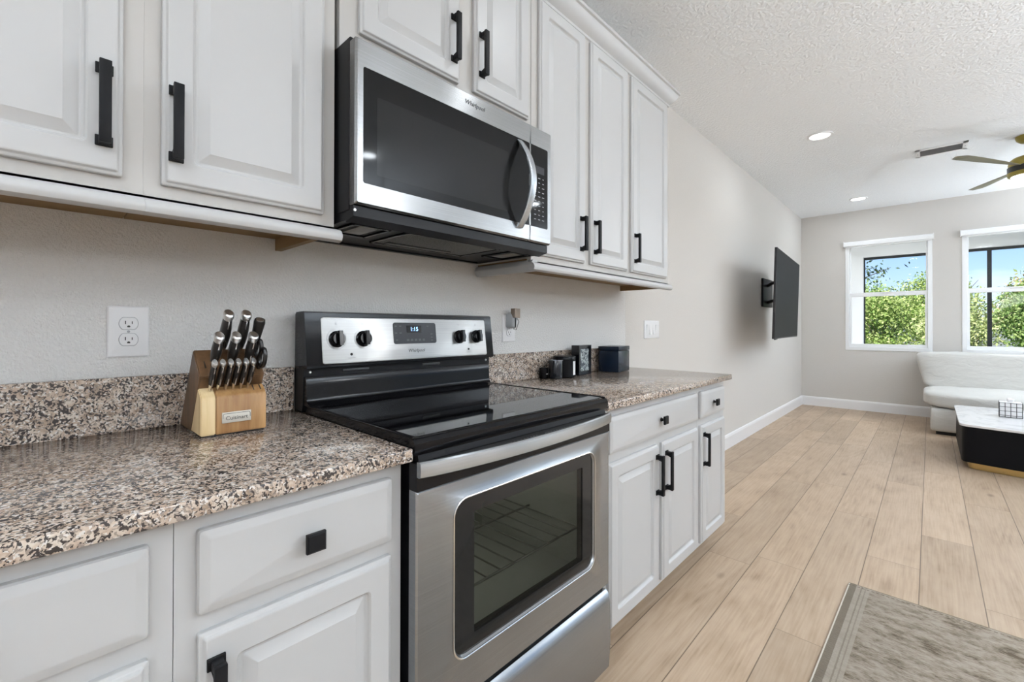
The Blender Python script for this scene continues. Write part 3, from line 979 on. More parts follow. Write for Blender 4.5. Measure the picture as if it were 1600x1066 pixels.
def knob(parent, xf, yc, zc):
    b = MB()
    b.lathe([(0.0085, 0.0), (0.0085, 0.002), (0.006, 0.005), (0.0055, 0.014), (0.008, 0.017)], (xf, yc, zc), 16, 'x')
    b.loft([[(xf + d, yc + sgy * h, zc + sgz * h) for sgy, sgz in ((-1, -1), (1, -1), (1, 1), (-1, 1))] for d, h in ((0.015, 0.012), (0.018, 0.0165), (0.024, 0.0165), (0.0265, 0.0135))])
    return b.build('knob', 'black_metal', parent, smooth=20)


def door(parent, xf, y0, y1, z0, z1, pull_y=None, pz=None):
    b = MB(); b.loft(slab_rings(y0, y1, z0, z1, xf, DOOR_STEPS))
    o = b.build('door', 'cabinet_white', parent, smooth=11)
    if pull_y is not None:
        pull(o, xf, pull_y, *pz)
    return o


def drawer(parent, xf, y0, y1, z0, z1, knob_y=None, knob_z=None):
    b = MB(); b.loft(slab_rings(y0, y1, z0, z1, xf, DRAWER_STEPS))
    o = b.build('drawer_front', 'cabinet_white', parent, smooth=11)
    if knob_y is not None:
        knob(o, xf, knob_y, knob_z)
    return o


XB, XBF = 0.610, 0.628     # base carcass front, door front
CT, CTB = 0.910, 0.8825    # worktop top and underside


def base_cabinet(y0, y1, label, group):
    t = thing('base_cabinet', label, 'cabinet', (0.3, (y0 + y1) / 2, 0.0), group=group)
    b = MB(); b.box(0.003, XB, y0, y1, 0.105, CTB - 0.0005)
    b.build('body', 'cabinet_white', t, smooth=0)
    b = MB(); b.box(0.003, XB - 0.105, y0 + 0.001, y1 - 0.001, 0.0005, 0.105)
    b.build('toe_kick', 'cabinet_white', t, smooth=0)
    return t


G1 = 'white base cabinets along the wall'
t = base_cabinet(-1.158, -0.777, 'white base cabinet behind the camera, beyond the left edge of the view', G1)
drawer(t, XBF, -1.130, -0.805, 0.722, 0.852, -0.967, 0.787); door(t, XBF, -1.130, -0.805, 0.12, 0.690)
t = base_cabinet(-0.7765, -0.3955, 'white base cabinet cut by the left edge, with a blank drawer', G1)
drawer(t, XBF, -0.749, -0.424, 0.722, 0.852, -0.6, 0.787); door(t, XBF, -0.749, -0.424, 0.12, 0.690)
t = base_cabinet(-0.3945, -0.0075, 'white base cabinet left of the stove, one square-knobbed drawer above a door', G1)
drawer(t, XBF, -0.3675, -0.0355, 0.724, 0.853, -0.2015, 0.788); door(t, XBF, -0.3660, -0.0355, 0.12, 0.695, -0.3445, (0.503, 0.656))
t = base_cabinet(0.7675, 1.6265, 'wide white base cabinet right of the stove with two doors under one drawer', G1)
drawer(t, XBF, 0.812, 1.604, 0.7215, 0.851, 1.203, 0.787)
door(t, XBF, 0.812, 1.189, 0.12, 0.688, 1.168, (0.492, 0.650)); door(t, XBF, 1.226, 1.604, 0.12, 0.688, 1.252, (0.492, 0.650))
t = base_cabinet(1.6275, 2.0035, 'narrow white base cabinet at the far end, small drawer above one door', G1)
drawer(t, XBF, 1.651, 1.982, 0.7215, 0.851, 1.805, 0.787); door(t, XBF, 1.651, 1.982, 0.12, 0.688, 1.676, (0.495, 0.652))

# worktops with backsplash
def worktop(y0, y1, label):
    t = thing('countertop', label, 'countertop', (0.33, (y0 + y1) / 2, CTB))
    b = MB(); b.box(0.002, 0.648, y0, y1, CTB, CT, 0.004, 2); b.build('slab', 'granite', t)
    b = MB(); b.box(0.002, 0.021, y0, y1, CT - 0.001, 1.040, 0.002, 1); b.build('backsplash', 'granite', t)
    return t


worktop(-1.17, -0.0015, 'speckled granite countertop under the knife block, left of the stove')
worktop(0.7605, 2.026, 'speckled granite countertop right of the stove holding the black box')

# upper cabinets
XU, XUF = 0.306, 0.325
UB, UT = 1.422, 2.490


def rail_prof(xf, z0, z1):
    """rounded light rail: bulging front"""
    zc, h = (z0 + z1) / 2, (z1 - z0) / 2
    pts = [(xf - 0.030, z1), ]
    pts += [(xf - 0.004 + (h * 0.95) * math.cos(a), zc + h * math.sin(a)) for a in np.linspace(PI / 2, -PI / 2, 9)]
    pts += [(xf - 0.030, z0)]
    return pts


def upper_cabinet(y0, y1, z0, label, rail=None):
    t = thing('upper_cabinet', label, 'cabinet', (0.15, (y0 + y1) / 2, z0), group='white upper cabinets along the wall')
    b = MB()
    b.box(0.003, XU, y0, y1, z0 + 0.006, UT)
    b.box(XU - 0.020, XU, y0, y1, z0 - (0.0105 if z0 < 1.5 else 0.002), z0 + 0.006)
    b.build('body', 'frame_white', t, smooth=0)
    b = MB(); b.box(0.004, XU - 0.021, y0 + 0.001, y1 - 0.001, z0 + 0.0005, z0 + 0.0055)
    b.build('underside', 'tan_wood', t, smooth=0)
    return t


RAIL = [(0.3062, 1.4185), (0.3062, 1.4125), (0.313, 1.4120), (0.322, 1.4105), (0.331, 1.405), (0.336, 1.396), (0.3365, 1.390), (0.333, 1.382), (0.326, 1.3785), (0.316, 1.3775), (0.311, 1.380), (0.3062, 1.386)]


def light_rail(t, path_y0, path_y1, ret0=None, ret1=None, end=True):
    p = RAIL
    b = MB()
    b.loft([[(x, y, z) for x, z in p] for y in (path_y0, path_y1)])
    if end and ret1 is None:
        # rounded nose
        n = 5
        for k in range(n):
            a0, a1 = PI / 2 * k / n, PI / 2 * (k + 1) / n
            pass
    for ry in (ret0, ret1):
        if ry is None:
            continue
        s = -1 if ry == ret0 else 1
        q = [(ry - s * 0.022, 1.4205), (ry + s * 0.004, 1.4205), (ry + s * 0.013, 1.412), (ry + s * 0.017, 1.400), (ry + s * 0.013, 1.387), (ry + s * 0.004, 1.378), (ry - s * 0.022, 1.378)]
        b.loft([[(x, y, z) for y, z in q] for x in (0.003, 0.3215)])
    return b.build('light_rail', 'cabinet_white', t, smooth=35)


DT = 2.447
t = upper_cabinet(-1.158, -0.777, UB, 'white upper cabinet behind the camera, beyond the left edge of the view')
door(t, XUF, -1.110, -0.805, 1.4435, DT); light_rail(t, -1.158, -0.777)
t = upper_cabinet(-0.7765, -0.3952, UB, 'white upper cabinet cut by the left edge, black pull on its right side')
door(t, XUF, -0.750, -0.4265, 1.4435, DT, -0.4535, (1.492, 1.640)); light_rail(t, -0.7765, -0.3952)
t = upper_cabinet(-0.3950, -0.0135, UB, 'white upper cabinet left of the microwave, above the knife block')
door(t, XUF, -0.3685, -0.0445, 1.4435, DT, -0.3465, (1.492, 1.640)); light_rail(t, -0.3950, -0.004)
# closing strip of bare wood along the right end of its underside
b = MB(); b.box(0.004, 0.290, -0.052, -0.034, 1.388, 1.4225); b.build('end_strip', 'tan_wood', t, smooth=0)
t = upper_cabinet(-0.0005, 0.7605, 1.892, 'short white upper cabinet with two doors right above the microwave')
door(t, XUF, 0.050, 0.395, 1.9485, DT, 0.3665, (2.004, 2.152)); door(t, XUF, 0.459, 0.812 - 0.075, 1.9485, DT, 0.4865, (2.004, 2.152))
t = upper_cabinet(0.7635, 1.5128, UB, 'tall white upper cabinet with two doors right of the microwave')
door(t, XUF, 0.800, 1.1135, 1.4435, DT, 1.078, (1.492, 1.640)); door(t, XUF, 1.159, 1.4915, 1.4435, DT, 1.186, (1.492, 1.640))
light_rail(t, 0.7635 - 0.014, 1.5125, ret0=0.7635)
t = upper_cabinet(1.5130, 1.990, UB, 'single-door white upper cabinet at the far right end of the row')
door(t, XUF, 1.534, 1.950, 1.4435, DT, 1.5615, (1.492, 1.640)); light_rail(t, 1.5135, 1.990)
b = MB(); b.box(0.004, 0.300, 1.972, 1.988, 1.390, 1.4225); b.build('end_strip', 'tan_wood', t, smooth=0)

# crown moulding along the top of the uppers
def crown(y0, y1, ret):
    prof = [(0.0, 2.452), (0.006, 2.456), (0.006, 2.468), (0.014, 2.474), (0.030, 2.488), (0.042, 2.508), (0.046, 2.522), (0.054, 2.526), (0.054, 2.540), (0.0, 2.540)]
    b = MB()
    ends = [[(XU + 0.0005 + d, y0, z) for d, z in prof], [(XU + 0.0005 + d, y1 + (d if ret else 0), z) for d, z in prof]]
    if ret:
        ends.append([(0.003, y1 + d + 0.0005, z) for d, z in prof])
    b.loft(ends)
    return b


struct(crown(-1.158, 1.990, True).build('trim_1', 'cabinet_white', smooth=25))

# ------------------------------------------------------------------ range
W = 0.757
t = thing('range', 'stainless steel and black electric range standing between the two granite countertops', 'stove', (0.33, W / 2, 0.0))
RG = t
b = MB(); b.box(0.030, 0.640, 0.0035, W - 0.0035, 0.03, 0.885)
# hollow the cavity by building walls instead of a solid
b.bm.clear()
b.box(0.030, 0.625, 0.0035, 0.045, 0.03, 0.890); b.box(0.030, 0.625, W - 0.045, W - 0.0035, 0.03, 0.890)
b.box(0.030, 0.625, 0.045, W - 0.045, 0.78, 0.890); b.box(0.030, 0.625, 0.045, W - 0.045, 0.03, 0.36); b.box(0.030, 0.09, 0.045, W - 0.045, 0.36, 0.78)
b.build('body', 'black_enamel', t, smooth=0)
b = MB()
cv = (0.0905, 0.62, 0.0455, W - 0.0455, 0.3605, 0.7795)
x0, x1, y0, y1, z0, z1 = cv
b.faces([(x0, y0, z0), (x0, y1, z0), (x0, y1, z1), (x0, y0, z1), (x1, y0, z0), (x1, y1, z0), (x1, y1, z1), (x1, y0, z1)],
        [(0, 1, 2, 3), (0, 4, 5, 1), (3, 2, 6, 7), (0, 3, 7, 4), (1, 5, 6, 2)])
for k in range(11):
    zz = 0.41 + k * 0.032
    b.box(0.0905, 0.098, 0.08, W - 0.08, zz, zz + 0.016, 0.003)
b.build('oven_cavity', 'oven_enamel', t, smooth=0)
for zz in (0.505,):
    b = MB()
    for k in range(13):
        yy = 0.07 + k * (W - 0.14) / 12
        b.tube([(0.11, yy, zz), (0.58, yy, zz)], 0.0025, 6)
    for xx in (0.11, 0.345, 0.58):
        b.tube([(xx, 0.0458, zz), (xx, W - 0.0458, zz)], 0.0035, 6)
    b.build('oven_rack', 'rack_wire', t)
ol = bpy.data.lights.new('oven_lamp', 'POINT'); ol.energy = 0.9; ol.shadow_soft_size = 0.04; ol.color = (0.95, 1.0, 0.93)
olo = bpy.data.objects.new('oven_lamp', ol); COL.objects.link(olo); olo.parent = t; olo.location = Vector((0.30, W / 2, 0.73)) - t.location
for sy in (0.06, W - 0.06):
    for xx in (0.08, 0.56):
        b = MB(); b.lathe([(0.018, 0.0005), (0.018, 0.03)], (xx, sy, 0), 12); b.build('foot', 'black_plastic', t)

# cooktop: frame and glass
b = MB()
fr = [(0.02, 0.893), (0.02, 0.9105), (0.10, 0.9115), (0.112, 0.9285), (0.125, 0.9285), (0.6, 0.9285), (0.632, 0.9285), (0.643, 0.926), (0.6497, 0.918), (0.6502, 0.905), (0.646, 0.893)]
b.loft([[(x, y, z) for x, z in fr] for y in (0.0005, W - 0.0005)])
ob = b.build('cooktop', 'black_enamel', t, smooth=30)
b = MB(); b.prism(rrect(0.128, 0.632, 0.014, W - 0.014, 0.012), 'z', 0.9280, 0.9296); b.build('glass_top', 'cooktop_glass', ob, smooth=0)
for yy in (0.0005, W - 0.0065):
    b = MB(); b.box(0.10, 0.640, yy, yy + 0.006, 0.9270, 0.9318, 0.0022); b.build('side_rail', 'black_enamel', ob)
# vents below the cooktop, door top
b = MB()
b.prism([(0.60, 0.8785), (0.647, 0.8785), (0.644, 0.893), (0.60, 0.893)], 'y', 0.012, W - 0.012)
b.build('vent_strip', 'black_plastic', t, smooth=0)

# oven door
XD = 0.655
b = MB()
wy0, wy1, wz0, wz1 = 0.094, 0.660, 0.416, 0.778
# stainless skin with an opening: ring lofts from the outside to the window hole, on a slightly crowned door
outer = rrect(0.0015, W - 0.0015, 0.318, 0.8205, 0.003, 6)
hole = rrect(wy0, wy1, wz0, wz1, 0.038, 6)
hole2 = rrect(wy0 + 0.006, wy1 - 0.006, wz0 + 0.006, wz1 - 0.006, 0.034, 6)


def dome(z):
    return 0.010 * (1 - ((z - 0.56) / 0.27) ** 2)


def ins(poly, d):
    cy, cz = W / 2, 0.569
    return [(y + (d if y < cy else -d), z + (d if z < cz else -d)) for y, z in poly]


mid = [((a[0] + c[0]) / 2, (a[1] + c[1]) / 2) for a, c in zip(outer, hole)]
rings = [[(0.628, y, z) for y, z in outer], [(XD - 0.004, y, z) for y, z in outer], [(XD, y, z) for y, z in ins(outer, 0.004)]]
rings += [[(XD + dome(z) * 0.5, y, z) for y, z in mid], [(XD + 0.006, y, z) for y, z in hole], [(XD + 0.0075, y, z) for y, z in ins(hole, 0.002)], [(XD + 0.001, y, z) for y, z in hole2]]
b.loft(rings, False, False)
DO = b.build('oven_door', 'stainless', t, smooth=30)
b = MB()
inner = rrect(0.160, 0.600, 0.455, 0.736, 0.004, 6)
b.loft([[(XD + 0.0012, y, z) for y, z in hole2], [(XD + 0.0012, y, z) for y, z in inner], [(XD - 0.02, y, z) for y, z in inner]], False, False)
b.build('window_border', 'black_glass', DO, smooth=20)
b = MB(); b.box(XD - 0.004, XD - 0.001, 0.1602, 0.5998, 0.4552, 0.7358); b.build('window_pane', 'oven_glass', DO, smooth=0)
# window trim (bright bevel around the glass)
b = MB()
cyc = [(XD + 0.0072, y, z) for y, z in ins(hole, 0.001)]
b.tube(cyc, 0.0022, 6, closed=True)
b.build('window_trim', 'polished_steel', DO)
# black glass band behind the handle
b = MB()
b.prism([(0.628, 0.8205), (XD + 0.001, 0.8205), (XD + 0.001, 0.868), (XD - 0.006, 0.8775), (0.628, 0.8775)], 'y', 0.0015, W - 0.0015)
b.build('door_band', 'black_enamel', DO, smooth=20)
b = MB()
for g0, g1 in ((0.12, 0.24), (0.27, 0.39), (0.42, 0.54), (0.57, 0.66)):
    k = g0
    while k < g1:
        b.box(XD - 0.004, XD + 0.0016, k, k + 0.007, 0.857, 0.871, 0.001)
        k += 0.0125
b.build('door_vent_slots', 'dark_grey_plastic', DO)
# handle: bowed flat bar
rings = []
for i in range(25):
    u = i / 24
    y = 0.0 + 0.742 * u
    bow = 0.658 + 0.034 * (1 - (2 * u - 1) ** 2) ** 0.8
    z = 0.868
    rings.append([(bow + dx, y, z + dz) for dx, dz in ((0.0, -0.0155), (0.008, -0.0165), (0.0125, -0.014), (0.014, 0.0), (0.0125, 0.014), (0.008, 0.0165), (0.0, 0.0155))])
b = MB(); b.loft(rings)
b.build('door_handle', 'handle_steel', DO, smooth=35)
# storage drawer
b = MB()
zt = 0.297
prof = [(0.625, 0.048), (XD, 0.048), (XD + 0.005, 0.12), (XD + 0.006, 0.2), (XD + 0.004, 0.262), (XD - 0.002, 0.288), (XD - 0.012, zt), (0.625, zt)]
b.loft([[(x, y, z) for x, z in prof] for y in (0.0015, W - 0.0015)])
b.build('storage_drawer', 'stainless', t, smooth=40)
b = MB(); b.box(0.60, 0.632, 0.004, W - 0.004, 0.294, 0.320); b.build('drawer_gap', 'black_plastic', t, smooth=0)

# backguard
A = math.radians(7.2)
dn = Vector((math.sin(A), 0, -math.cos(A)))      # down the slope
nn = Vector((math.cos(A), 0, math.sin(A)))       # out of the slope
P0 = Vector((0.0885, 0, 1.2055))


def bgp(y, s, n=0.0):
    return P0 + Vector((0, y, 0)) + dn * s + nn * n


b = MB()
pr = [(0.022, 1.2055 - 0.006), (0.030, 1.206), (0.080, 1.2075), (0.0885, 1.2035)]
pr += [tuple((P0 + dn * s)[k] for k in (0, 2)) for s in (0.004, 0.16)] + [tuple((P0 + dn * 0.168 + nn * (-0.003))[k] for k in (0, 2)), (0.082, 1.0365), (0.022, 1.0365)]
b.loft([[(x, y, z) for x, z in pr] for y in (0.0, W)])
BG = b.build('backguard', 'black_enamel', t, smooth=30)
b = MB()
b.prism([(0.020, 0.9105), (0.072, 0.9105), (0.078, 0.93), (0.082, 1.03), (0.082, 1.0365), (0.020, 1.0365)], 'y', 0.0005, W - 0.0005)
b.build('riser', 'black_plastic', t, smooth=0)
b = MB()
pr = [(0.080, 0.930), (0.136, 0.9295), (0.118, 0.9335), (0.106, 0.9375), (0.1015, 0.944), (0.1005, 0.952), (0.0985, 0.985), (0.0965, 1.006), (0.093, 1.0125), (0.080, 1.0135)]
b.loft([[(x, y, z) for x, z in pr] for y in (0.003, 0.741)])
b.build('lower_panel', 'black_enamel', t, smooth=50)
b = MB()
rings = [[bgp(y, s, n) for y, s in rrect(0.046 + i, 0.718 - i, 0.015 + i, 0.158 - i, 0.008)] for i, n in ((0, 0.0), (0, 0.0018), (0.0012, 0.0028), (0.002, 0.0030))]
b.loft(rings, False, True)
CP = b.build('control_panel', 'stainless_light', t, smooth=25)


def knob_range(y, s):
    c = bgp(y, s, 0.003)
    b = MB()
    R3 = Matrix(((nn.x, 0, -dn.x), (nn.y, 1, -dn.y), (nn.z, 0, -dn.z)))   # local x -> n, y -> y, z -> up the slope

    def L(p):
        return c + R3 @ Vector(p)
    prof = [(0.0255, 0.0), (0.0255, 0.004), (0.0225, 0.006), (0.0215, 0.016), (0.019, 0.020)]
    b.loft([[L((h, r * math.cos(2 * PI * k / 32), r * math.sin(2 * PI * k / 32))) for k in range(32)] for r, h in prof])
    # grip bar across the knob, pointing up
    b.loft([[L((h, e * w_, q)) for e, q in ((-1, -0.021), (1, -0.021), (1, 0.0235), (-1, 0.0235))] for h, w_ in ((0.012, 0.0085), (0.030, 0.0068), (0.032, 0.005))])
    k_ = b.build('control_knob', 'black_enamel', t, smooth=30)
    b = MB()
    pts = [L((0.0002, 0.031 * math.cos(a), 0.031 * math.sin(a))) for a in np.linspace(math.radians(115), math.radians(415), 26)]
    b.tube(pts, 0.0006, 5)
    b.build('dial_mark', 'mark_grey', CP)


for y in (0.092, 0.180, 0.578, 0.666):
    knob_range(y, 0.083)
# oven display
b = MB()
b.loft([[bgp(y, s, n) for y, s in rrect(0.290, 0.468, 0.030, 0.1035, 0.008)] for n in (0.003, 0.0042)], False, True)
CD = b.build('control_display', 'control_glass', t, smooth=20)
b = MB(); b.loft([[bgp(y, s, n) for y, s in rrect(0.343, 0.404, 0.040, 0.066, 0.001)] for n in (0.0040, 0.0046)], False, True); b.build('clock_window', 'cooktop_glass', CD, smooth=0)
text('1:15', 'clock_digits', 'clock_blue', CD, 0.020, bgp(0.374, 0.053, 0.0049), (0, 1, 0), -dn, 0.0002)
b = MB()
for k in range(5):
    yy = 0.346 + k * 0.0165
    b.loft([[bgp(y, s, n) for y, s in rrect(yy - 0.005, yy + 0.005, 0.087, 0.094, 0.001)] for n in (0.0041, 0.0046)], False, True)
for yy, ss in ((0.300, 0.042), (0.318, 0.042), (0.300, 0.066), (0.318, 0.066), (0.302, 0.090), (0.432, 0.042), (0.448, 0.070), (0.448, 0.082), (0.448, 0.093)):
    b.loft([[bgp(y, s, n) for y, s in rrect(yy - 0.0045, yy + 0.0045, ss - 0.002, ss + 0.002, 0.001)] for n in (0.0041, 0.0046)], False, True)
b.build('touch_keys', 'dark_grey_plastic', CD, smooth=0)
text('Whirlpool', 'lettering', 'logo_dark', CP, 0.0165, bgp(0.379, 0.128, 0.0032), (0, 1, 0), -dn, 0.0002, shear=0.25)
for yy in (0.137, 0.621):
    b = MB(); b.lathe([(0.0042, 0.0), (0.0036, 0.0022)], tuple(bgp(yy, 0.131, 0.003)), 12, 'x'); b.build('indicator_light', 'slot_dark', CP)
    text('SURFACE ON' if yy < 0.3 else 'OVEN ON', 'lettering', 'mark_grey', CP, 0.0042, bgp(yy, 0.142, 0.0032), (0, 1, 0), -dn, 0.0001)
for y, s_ in ((0.092, 'LF'), (0.180, 'LR'), (0.578, 'RR'), (0.666, 'RF')):
    b = MB()
    for (aa, cc) in ((0, 0), (0.004, 0), (0, 0.004), (0.004, 0.004)):
        b.loft([[bgp(q, w_, n) for q, w_ in rrect(y - 0.0035 + aa, y - 0.001 + aa, 0.032 + cc, 0.0345 + cc, 0.0006)] for n in (0.003, 0.0033)], False, True)
    b.build('burner_mark', 'mark_grey', CP, smooth=0)
for yy in (0.02, W - 0.02):
    b = MB(); b.lathe([(0.0045, 0.0), (0.003, 0.003)], (0.0822, yy, 1.026), 12, 'x'); b.build('screw', 'chrome', t)
for v0, v1 in ((0.12, 0.21), (0.42, 0.50)):
    b = MB(); b.box(0.082, 0.0865, v0, v1, 1.022, 1.030, 0.002); b.build('oven_vent', 'dark_grey_plastic', t)

# ------------------------------------------------------------------ microwave
t = thing('microwave', 'stainless over-the-range microwave with a black window, hung under the short upper cabinet', 'microwave', (0.2, W / 2, 1.43))
MW = t
XM = 0.406
b = MB(); b.box(0.003, 0.374, -0.006, W + 0.001, 1.452, 1.8885, 0.003, 1)
b.build('body', 'black_plastic', t)
b = MB()
b.box(0.0035, 0.366, -0.002, W - 0.003, 1.432, 1.4525)
b.prism([(0.352, 1.4265), (0.392, 1.436), (0.392, 1.4625), (0.352, 1.4625)], 'y', -0.004, W - 0.001)
b.build('bottom_grille', 'black_plastic', t, smooth=0)
ob = t
b = MB(); b.box(0.145, 0.345, 0.19, 0.545, 1.4290, 1.4325, 0.001); b.build('grease_filter', 'filter_mesh', t)
b = MB()
for (a0, a1, c0, c1) in ((0.135, 0.147, 0.18, 0.555), (0.343, 0.350, 0.18, 0.555), (0.135, 0.35, 0.18, 0.19), (0.135, 0.35, 0.545, 0.555), (0.04, 0.05, 0.03, 0.72), (0.155, 0.185, 0.22, 0.47)):
    b.box(a0, a1, c0, c1, 1.4265, 1.4325, 0.001)
b.build('filter_frame', 'black_enamel', t)
for (c0, c1) in ((0.052, 0.105), (0.64, 0.693)):
    b = MB(); b.box(0.215, 0.315, c0, c1, 1.4285, 1.4325, 0.001); b.build('lamp_cover', 'lens_grey', t)
    b = MB()
    for (a0, a1, e0, e1) in ((0.190, 0.200, c0 - 0.03, c1 + 0.03), (0.33, 0.34, c0 - 0.03, c1 + 0.03), (0.190, 0.34, c0 - 0.03, c0 - 0.022), (0.190, 0.34, c1 + 0.022, c1 + 0.03)):
        b.box(a0, a1, e0, e1, 1.4270, 1.4325, 0.001)
    b.build('lamp_frame', 'black_enamel', t)
b = MB(); b.lathe([(0.004, 0.0), (0.003, 0.003)], (0.392, -0.001, 1.4505), 12, 'x'); b.build('screw', 'chrome', t)


def ring_panel(y0, y1, z0, z1, hy0, hy1, hz0, hz1, r, xf=XM, xb=0.376, open_r=False, name='door', rr=None, hr=None):
    b = MB()
    o = rrect(y0, y1, z0, z1, 0.004, 6)
    h = rrect(hy0, hy1, hz0, hz1, r, 6)
    b.loft([[(xb, y, z) for y, z in o], [(xf - 0.006, y, z) for y, z in o],
            [(xf, y + (0.005 if y < (y0 + y1) / 2 else -0.001), z + (0.005 if z < (z0 + z1) / 2 else -0.005)) for y, z in o],
            [(xf, y, z) for y, z in h], [(xf - 0.003, y, z) for y, z in h]], True, False)
    return b


SP = 0.6405
# door: window reaches to the right edge
b = ring_panel(-0.0065, SP - 0.0008, 1.4635, 1.8755, 0.0135, SP - 0.0009, 1.518, 1.807, 0.006)
MD = b.build('door', 'stainless_dim', t, smooth=25)
b = MB(); b.prism(rrect(0.0135, SP - 0.0010, 1.5182, 1.8068, 0.007, 6), 'x', XM - 0.010, XM - 0.0012); b.build('window_glass', 'microwave_glass', MD, smooth=0)
b = MB(); b.prism(rrect(0.052, 0.535, 1.546, 1.745, 0.006, 6), 'x', XM - 0.0013, XM - 0.0010); b.build('window_screen', 'microwave_screen', MD, smooth=0)
# control side
b = ring_panel(SP + 0.0008, W + 0.002, 1.4635, 1.8755, SP + 0.0010, 0.741, 1.518, 1.807, 0.006)
MC = b.build('control_side', 'stainless_dim', t, smooth=25)
b = MB(); b.prism(rrect(SP + 0.0010, 0.741, 1.5182, 1.8068, 0.007, 6), 'x', XM - 0.010, XM - 0.0012); CPN = b.build('control_glass', 'microwave_glass', MC, smooth=0)
b = MB(); b.box(XM - 0.0013, XM - 0.0008, 0.668, 0.722, 1.712, 1.738); b.build('display', 'control_glass', MC, smooth=0)
b = MB()
r_ = random.Random(3)
for row in range(10):
    for c_ in range(3):
        yy = 0.672 + c_ * 0.022
        zz = 1.695 - row * 0.0165
        if zz < 1.540:
            continue
        w_ = r_.choice([0.004, 0.006, 0.003, 0.005])
        b.box(XM - 0.0012, XM - 0.0007, yy - w_, yy + w_, zz - 0.0011, zz + 0.0011)
b.build('button_marks', 'mark_light', MC, smooth=0)
text('Whirlpool', 'lettering', 'logo_silver', MD, 0.0195, (XM + 0.0004, 0.383, 1.844), (0, 1, 0), (0, 0, 1), 0.0005, shear=0.25)
# bowed handle
rings = []
for i in range(33):
    u = i / 32
    z = 1.500 + 0.297 * u
    s_ = math.sin(PI * u)
    x = XM - 0.002 + 0.062 * s_ ** 0.85
    y = 0.585
    hw = 0.0135
    dxdz = 0
    rings.append([(x + dx, y + dy, z) for dx, dy in ((0, -hw), (0.007, -hw), (0.0105, -hw * 0.8), (0.012, 0), (0.0105, hw * 0.8), (0.007, hw), (0, hw))])
b = MB(); b.loft(rings)
b.build('handle', 'handle_steel', MD, smooth=40)

# ------------------------------------------------------------------ knife block and knives
KY0, KY1, KZ = -0.284, -0.149, CT + 0.0005
t = thing('knife_block', 'slanted two-tone wooden knife block full of knives on the left granite counter', 'knife block', (0.13, -0.2165, KZ))
KD = Vector((0.575, 0, 0.818)).normalized()
b = MB(); b.prism([(0.0235, KZ), (0.1425, KZ), (0.2225, 1.046), (0.159, 1.107)], 'y', KY0, KY1)
bmesh.ops.bevel(b.bm, geom=b.bm.edges[:], offset=0.0025, segments=2, affect='EDGES')
b.build('back_block', 'walnut', t)
b = MB(); b.prism([(0.143, KZ + 0.003), (0.236, KZ + 0.003), (0.236, 0.996), (0.229, 1.006), (0.2075, 1.0205)], 'y', KY0 + 0.029, KY1)
bmesh.ops.bevel(b.bm, geom=b.bm.edges[:], offset=0.002, segments=2, affect='EDGES')
b.build('front_block', 'acacia', t)
b = MB(); b.prism([(0.143, KZ + 0.003), (0.236, KZ + 0.003), (0.236, 0.996), (0.229, 1.006), (0.2075, 1.0205)], 'y', KY0, KY0 + 0.0285)
bmesh.ops.bevel(b.bm, geom=b.bm.edges[:], offset=0.002, segments=2, affect='EDGES')
b.build('side_strip', 'sapwood', t)
b = MB(); b.box(0.150, 0.232, KY0 + 0.004, KY1 - 0.004, KZ - 0.0003, KZ + 0.0035); b.build('foot_pad', 'felt_dark', t)
b = MB()
b.box(0.2355, 0.2385, -0.243, -0.183, 0.938, 0.9625, 0.0008)
NP = b.build('name_plate', 'plate_nickel', t)
b = MB()
pts = arc(-0.237, 0.9555, 0.004, PI / 2 + PI / 2, PI / 2, 4) + arc(-0.189, 0.9555, 0.004, PI / 2, 0, 4)
b.tube([(0.2386, y, z) for y, z in [(-0.241, 0.949)] + pts + [(-0.185, 0.948)]], 0.0006, 5)
b.build('plate_border', 'logo_dark', NP)
text('Cuisinart', 'lettering', 'logo_dark', NP, 0.0125, (0.2387, -0.213, 0.9485), (0, 1, 0), (0, 0, 1), 0.0003)
# empty slots
TN = Vector((KD.z, 0, -KD.x))      # along the slanted top, towards the front


def slot(y, p, ln, w_=0.0022):
    b = MB()
    c = Vector(p)
    b.loft([[c + TN * a + Vector((0, y + e, 0)) + KD * h for a, e in ((-ln / 2, -w_ / 2), (ln / 2, -w_ / 2), (ln / 2, w_ / 2), (-ln / 2, w_ / 2))] for h in (-0.002, 0.0006)])
    b.build('slot', 'slot_dark', t, smooth=0)


slot(-0.268, (0.187, 0, 1.0795), 0.044)
for yy in (-0.1735, -0.1585):
    slot(yy, (0.2185, 0, 1.0133), 0.018)
slot(-0.25, (0.187, 0, 1.0795), 0.05); slot(-0.2135, (0.187, 0, 1.0795), 0.05)


